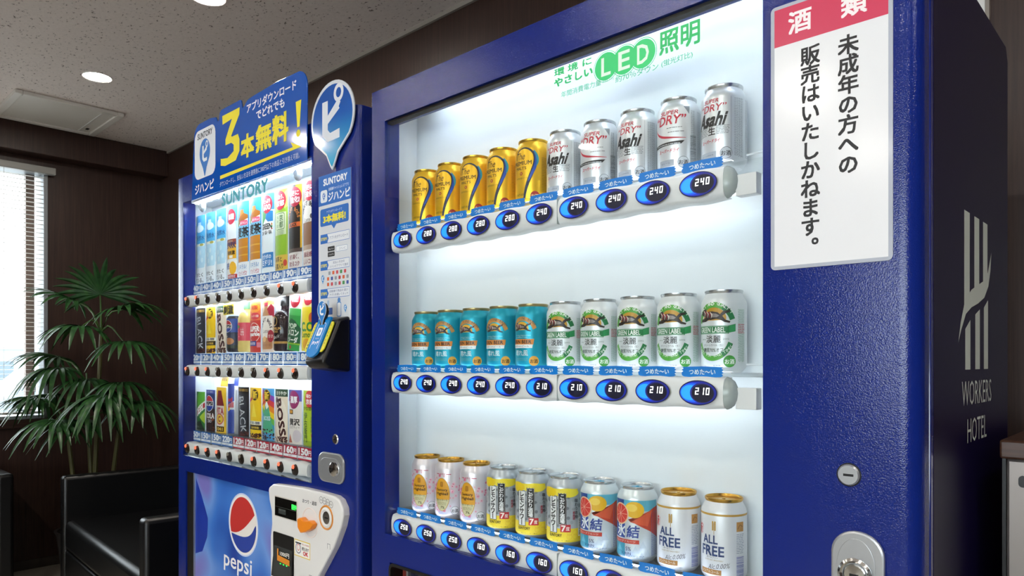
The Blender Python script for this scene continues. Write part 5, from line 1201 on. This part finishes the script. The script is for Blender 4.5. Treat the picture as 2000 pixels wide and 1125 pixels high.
def pin(a, cx, cy, s, rim, c0, fg='#eef2f6', ly=3):
    """drop-shaped pin with the two-stroke character"""
    def drop(k): return [(cx + s * k * 42 * math.cos(math.radians(t)), cy + s * (k * 42 * 1.12) * math.sin(math.radians(t))) for t in range(-38, 219, 10)] + [(cx - s * k * 14, cy - s * k * 56), (cx - s * k * 4, cy - s * (k * 80)), (cx, cy - s * k * 86), (cx + s * k * 4, cy - s * k * 80), (cx + s * k * 14, cy - s * k * 56)]
    if rim: a.poly(drop(1.09), rim, ly)
    a.poly(drop(1.0), c0, ly + 1)
    L = lambda pts: [(cx + s * x, cy + s * y) for x, y in pts]
    a.poly(L([(-20, 24), (-8, 24), (-8, 4), (10, 16), (17, 6), (-8, -6), (-8, -16), (-2, -22), (18, -20), (18, -32), (-8, -33), (-20, -22)]), fg, ly + 2)
    a.ring(cx + s * 17, cy + s * 26, s * 10, s * 12, s * 5, fg, ly + 2, 22); a.poly(L([(10, 16), (15, 20), (20, 14), (15, 8)]), fg, ly + 2)
a = Art(); a.rr(-2193, 1752, -2052, 1897, 26, '#e4e8ee', 1); a.text('SUNTORY', -2122, 1879, 100, 17, '#27303c', 2, .03); pin(a, -2122, 1826, .84, None, '#1670c4'); a.text('ジハンピ', -2126, 1724, 126, 27, '#e9eef4', 1, .03)
a.flat_split(lambda x, y: 'app_name' if y < 1745 else 'app_icon', bn, (0, .9205, 0), eps=.0003)
bl_ = thing('balloon_sign', (-1.448, YD, 1.655), 'drop-shaped blue pin sign with white character on the left machine', 'sign')
cx, cy = -1.448, 1.772
drop = [(cx + .0895 * math.cos(math.radians(t)), cy + .084 * math.sin(math.radians(t))) for t in range(-36, 217, 9)] + [(cx - .024, cy - .085), (cx - .008, cy - .112), (cx, cy - .121), (cx + .008, cy - .112), (cx + .024, cy - .085)]
MB().prism(drop, 'y', YD - .008, YD - .0052).build('plate', mat('sign_white', '#d8dde4', .12), bl_)
gm = mat('pin_gradient', '#1670c4', .1, coat=.4); n, l = nodes(gm); tc = n.new('ShaderNodeTexCoord'); sx = n.new('ShaderNodeSeparateXYZ'); mr = n.new('ShaderNodeMapRange')
mr.inputs[1].default_value = .0; mr.inputs[2].default_value = .16; l.new(tc.outputs['Object'], sx.inputs[0]); l.new(sx.outputs['Z'], mr.inputs[0]); ramp_color(gm, mr.outputs[0], [(.1, '#2aa8d4'), (.75, '#0f5cb8'), (1, '#0d52aa')])
a = Art(); k_ = .925
a.poly([((cx + (x - cx) * k_) * 1000, (cy - .002 + (z - cy) * k_) * 1000) for x, z in drop], 'pin_gradient', 1)
FG = '#d9dee6'; L = lambda pts: [(-1448 + 1.95 * x, 1776 + 1.75 * y) for x, y in pts]
a.poly(L([(-21, 22), (-9, 22), (-9, 2), (9, 16), (16, 6), (-9, -9), (-9, -17), (-4, -22), (16, -20), (16, -32), (-9, -33), (-21, -23)]), FG, 2); a.ring(-1448 + 1.95 * 14, 1776 + 1.75 * 27, 20, 21, 9.5, FG, 2, 28); a.poly(L([(9, 16), (13, 20), (18, 14), (14, 8)]), FG, 2)
a.flat('pin_print', bl_, (0, YD - .008, 0), eps=.0003)
MB().box(-1.475, -1.42, YD - .0052, YD - .0002, 1.70, 1.78).build('spacer', M_white, bl_)
# instruction poster
ps = thing('instruction_poster', (-1.449, YD, 1.303), 'narrow white and blue instruction poster on the left machine', 'poster')
MB().box(-1.5165, -1.382, YD - .0009, YD - .0003, 1.303, 1.647).build('sheet', mat('poster_film', '#d9dde2', .12), ps)
B = '#1766bc'; a = Art()
a.rect(-1516, 1576, -1382, 1647, B, 1); a.text('SUNTORY', -1446, 1630, 98, 15, '#eef2f6', 2, .04); a.text('自販機キャッシュレスアプリ', -1432, 1611, 82, 7.5, '#dfe8f2', 2, .01); a.text('ジハンピ', -1430, 1593, 88, 20, '#eef2f6', 2, .03); a.rr(-1508, 1583, -1479, 1612, 6, '#dfe6ee', 2); pin(a, -1493.5, 1599, .14, None, B)
a.rr(-1509, 1527, -1391, 1568, 5, B, 1); a.poly([(-1462, 1528), (-1440, 1528), (-1451, 1517)], B, 1); a.text('アプリダウンロードで', -1450, 1559, 64, 6, '#e8eef4', 2); a.text('3本無料!', -1450, 1543, 92, 18, YE, 2, .05)
def step(zc, no, lines_):
    a.rect(-1508, zc - 11, -1388, zc + 11, B, 1); a.rect(-1478, zc - 10, -1389, zc + 10, '#dfe3e8', 2); a.poly([(-1508, zc - 11), (-1480, zc - 11), (-1473, zc), (-1480, zc + 11), (-1508, zc + 11)], B, 3); a.text('STEP' + no, -1493, zc, 25, 6.5, YE, 4, .03)
    for j, t in enumerate(lines_): a.text(t, -1431, zc + (0 if len(lines_) == 1 else 4.2 - 8.4 * j), 76 if len(t) > 7 else 48, 7.4 if len(lines_) == 1 else 6, '#2a4a80', 4)
step(1497, '1', ['アプリをダウンロード']); step(1434, '2', ['支払い方法を', 'ジハンピアプリで選択']); step(1368, '3', ['自販機で商品を選び', 'アプリを開いてタッチ'])
a.rr(-1477, 1466, -1448, 1477, 2, '#1a1b1e', 1); a.rr(-1477, 1453, -1448, 1464, 2, '#1a1b1e', 1); a.text('App Store', -1462, 1471, 20, 4, '#eeeeee', 2); a.text('Google Play', -1462, 1458, 20, 4, '#eeeeee', 2); a.rr(-1442, 1462, -1396, 1475, 2, '#8aa0c0', 1); a.rr(-1441, 1463, -1397, 1474, 2, '#e6eaee', 2); a.text('ジハンピ', -1416, 1468.5, 26, 6, '#3a5a90', 3)
pin(a, -1498, 1405, .16, '#c9d4e0', '#2f86c8')
rg = random.Random(12)
for j in range(3):
    for k in range(5 if j == 0 else 6):
        c = rg.choice(['#b8303a', '#2f4a9a', '#d8602a', '#8a9098', '#3a8a4a', '#c8404a']); x = -1480 + k * 16 + (6 if j == 0 else 0); z = 1415 - j * 13; a.rr(x, z - 4, x + 9, z + 4, 1.5, c, 1)
a.rect(-1493, 1318, -1457, 1334, '#1d4a94', 1); a.ell(-1475, 1329, 4, 4, '#e8d84a', 2, 12); a.rr(-1479, 1338, -1471, 1352, 3, '#9ab4d0', 1); a.rr(-1439, 1312, -1421, 1346, 4, '#3f7cc0', 1); a.rr(-1437, 1314, -1423, 1344, 3, '#e6eaee', 2); a.ell(-1430, 1350, 6, 6, '#3f7cc0', 1, 16); pin(a, -1404, 1332, .14, '#c9d4e0', '#2f86c8')
a.flat_split(lambda x, y: 'poster_header' if y > 1572 else ('speech_bubble' if y > 1514 else ('step_panel:1' if y > 1448 else ('step_panel:2' if y > 1382 else 'step_panel:3'))), ps, (0, YD - .0009, 0), eps=.0001)
# contactless reader
rd = thing('contactless_reader', (-1.43, YD, 1.19), 'black card reader with tilted blue touch panel and yellow strips', 'card reader')
MB().prism([(.9298, 1.185), (.872, 1.193), (.858, 1.206), (.860, 1.214), (.9, 1.304), (.9298, 1.312)], 'x', -1.462, -1.385).build('body', M_black, rd, bevel=.006, segs=3)
o = Vector((-1.4305, .8785, 1.2625)); up = Vector((0, .040, .090)).normalized(); ux = Vector((1, 0, 0)); nn = ux.cross(up)
def slab(poly, t, name, m):
    k = len(poly); mb = MB()
    v = [o + ux * x + up * y for x, y in poly] + [o + ux * x + up * y + nn * t for x, y in poly]
    mb.add(v, [tuple(range(k))[::-1], tuple(range(k, 2 * k))] + [(i, (i + 1) % k, k + (i + 1) % k, k + i) for i in range(k)]); return mb.build(name, m, rd)
pan = [(.024, .049), (-.024, .049), (-.024, -.030)] + [(.024 * math.cos(math.radians(t)), -.032 + .018 * math.sin(math.radians(t))) for t in range(190, 351, 20)] + [(.024, -.030)]
slab(pan, .005, 'touch_panel', mat('panel_blue', '#1a86d2', .15))
for sx_ in (-1, 1):
    slab([(sx_ * .027, .038), (sx_ * .036, .038), (sx_ * .040, .032), (sx_ * .040, -.028), (sx_ * .034, -.036), (sx_ * .027, -.036)][::(1 if sx_ < 0 else -1)], .002, 'yellow_strip', mat('strip_yellow', '#d8d21e', .3))
a = Art(); FGc = '#eaf2f8'
a.ribbon([(-15, -30), (-15, 30), (-11, 34), (-7, 34)], 1.3, FGc, 1); a.ribbon([(15, -30), (15, 30), (11, 34), (7, 34)], 1.3, FGc, 1); a.ribbon([(-7, 34), (-5, 31.5), (5, 31.5), (7, 34)], 1.3, FGc, 1); a.rr(-9, 2, 9, 22, 3.5, FGc, 1); pin(a, 0, 13, .10, None, '#1a78c4', FGc, 2); a.text('アプリで', 0, -5, 16, 4.4, FGc, 1); a.text('タッチ', 0, -15, 25, 9, FGc, 1, .06)
a.flat('panel_print', rd, o + nn * .005, tuple(ux), tuple(up), eps=.0002)
a = Art(); a.vtext('ジハンピアプリ専用', -33, 36, 7.4, '#2a2a10', 1, .03, 6); a.vtext('ここにタッチ', 33, 34, 9, '#2a2a10', 1, .03, 5.5); a.flat('strip_print', rd, o + nn * .002, tuple(ux), tuple(up), eps=.0002)
a = Art(); a.ell(0, 16, 21, 22, '#0d0e10', 1, 28); a.rect(-9, -14, 9, 0, '#0d0e10', 1); 
hd = MB().prism(ell(-1.433, 1.322, .020, .020, 28) , 'y', .886, .892).build('pin_badge', M_black, rd, bevel=.001)
MB().box(-1.4415, -1.4245, .886, .892, 1.292, 1.308).build('badge_stem', M_black, rd)
a = Art(); pin(a, -1433, 1326, .40, '#dfe8f0', '#1a78c4'); a.flat('badge_print', rd, (0, .886, 0), eps=.0003)
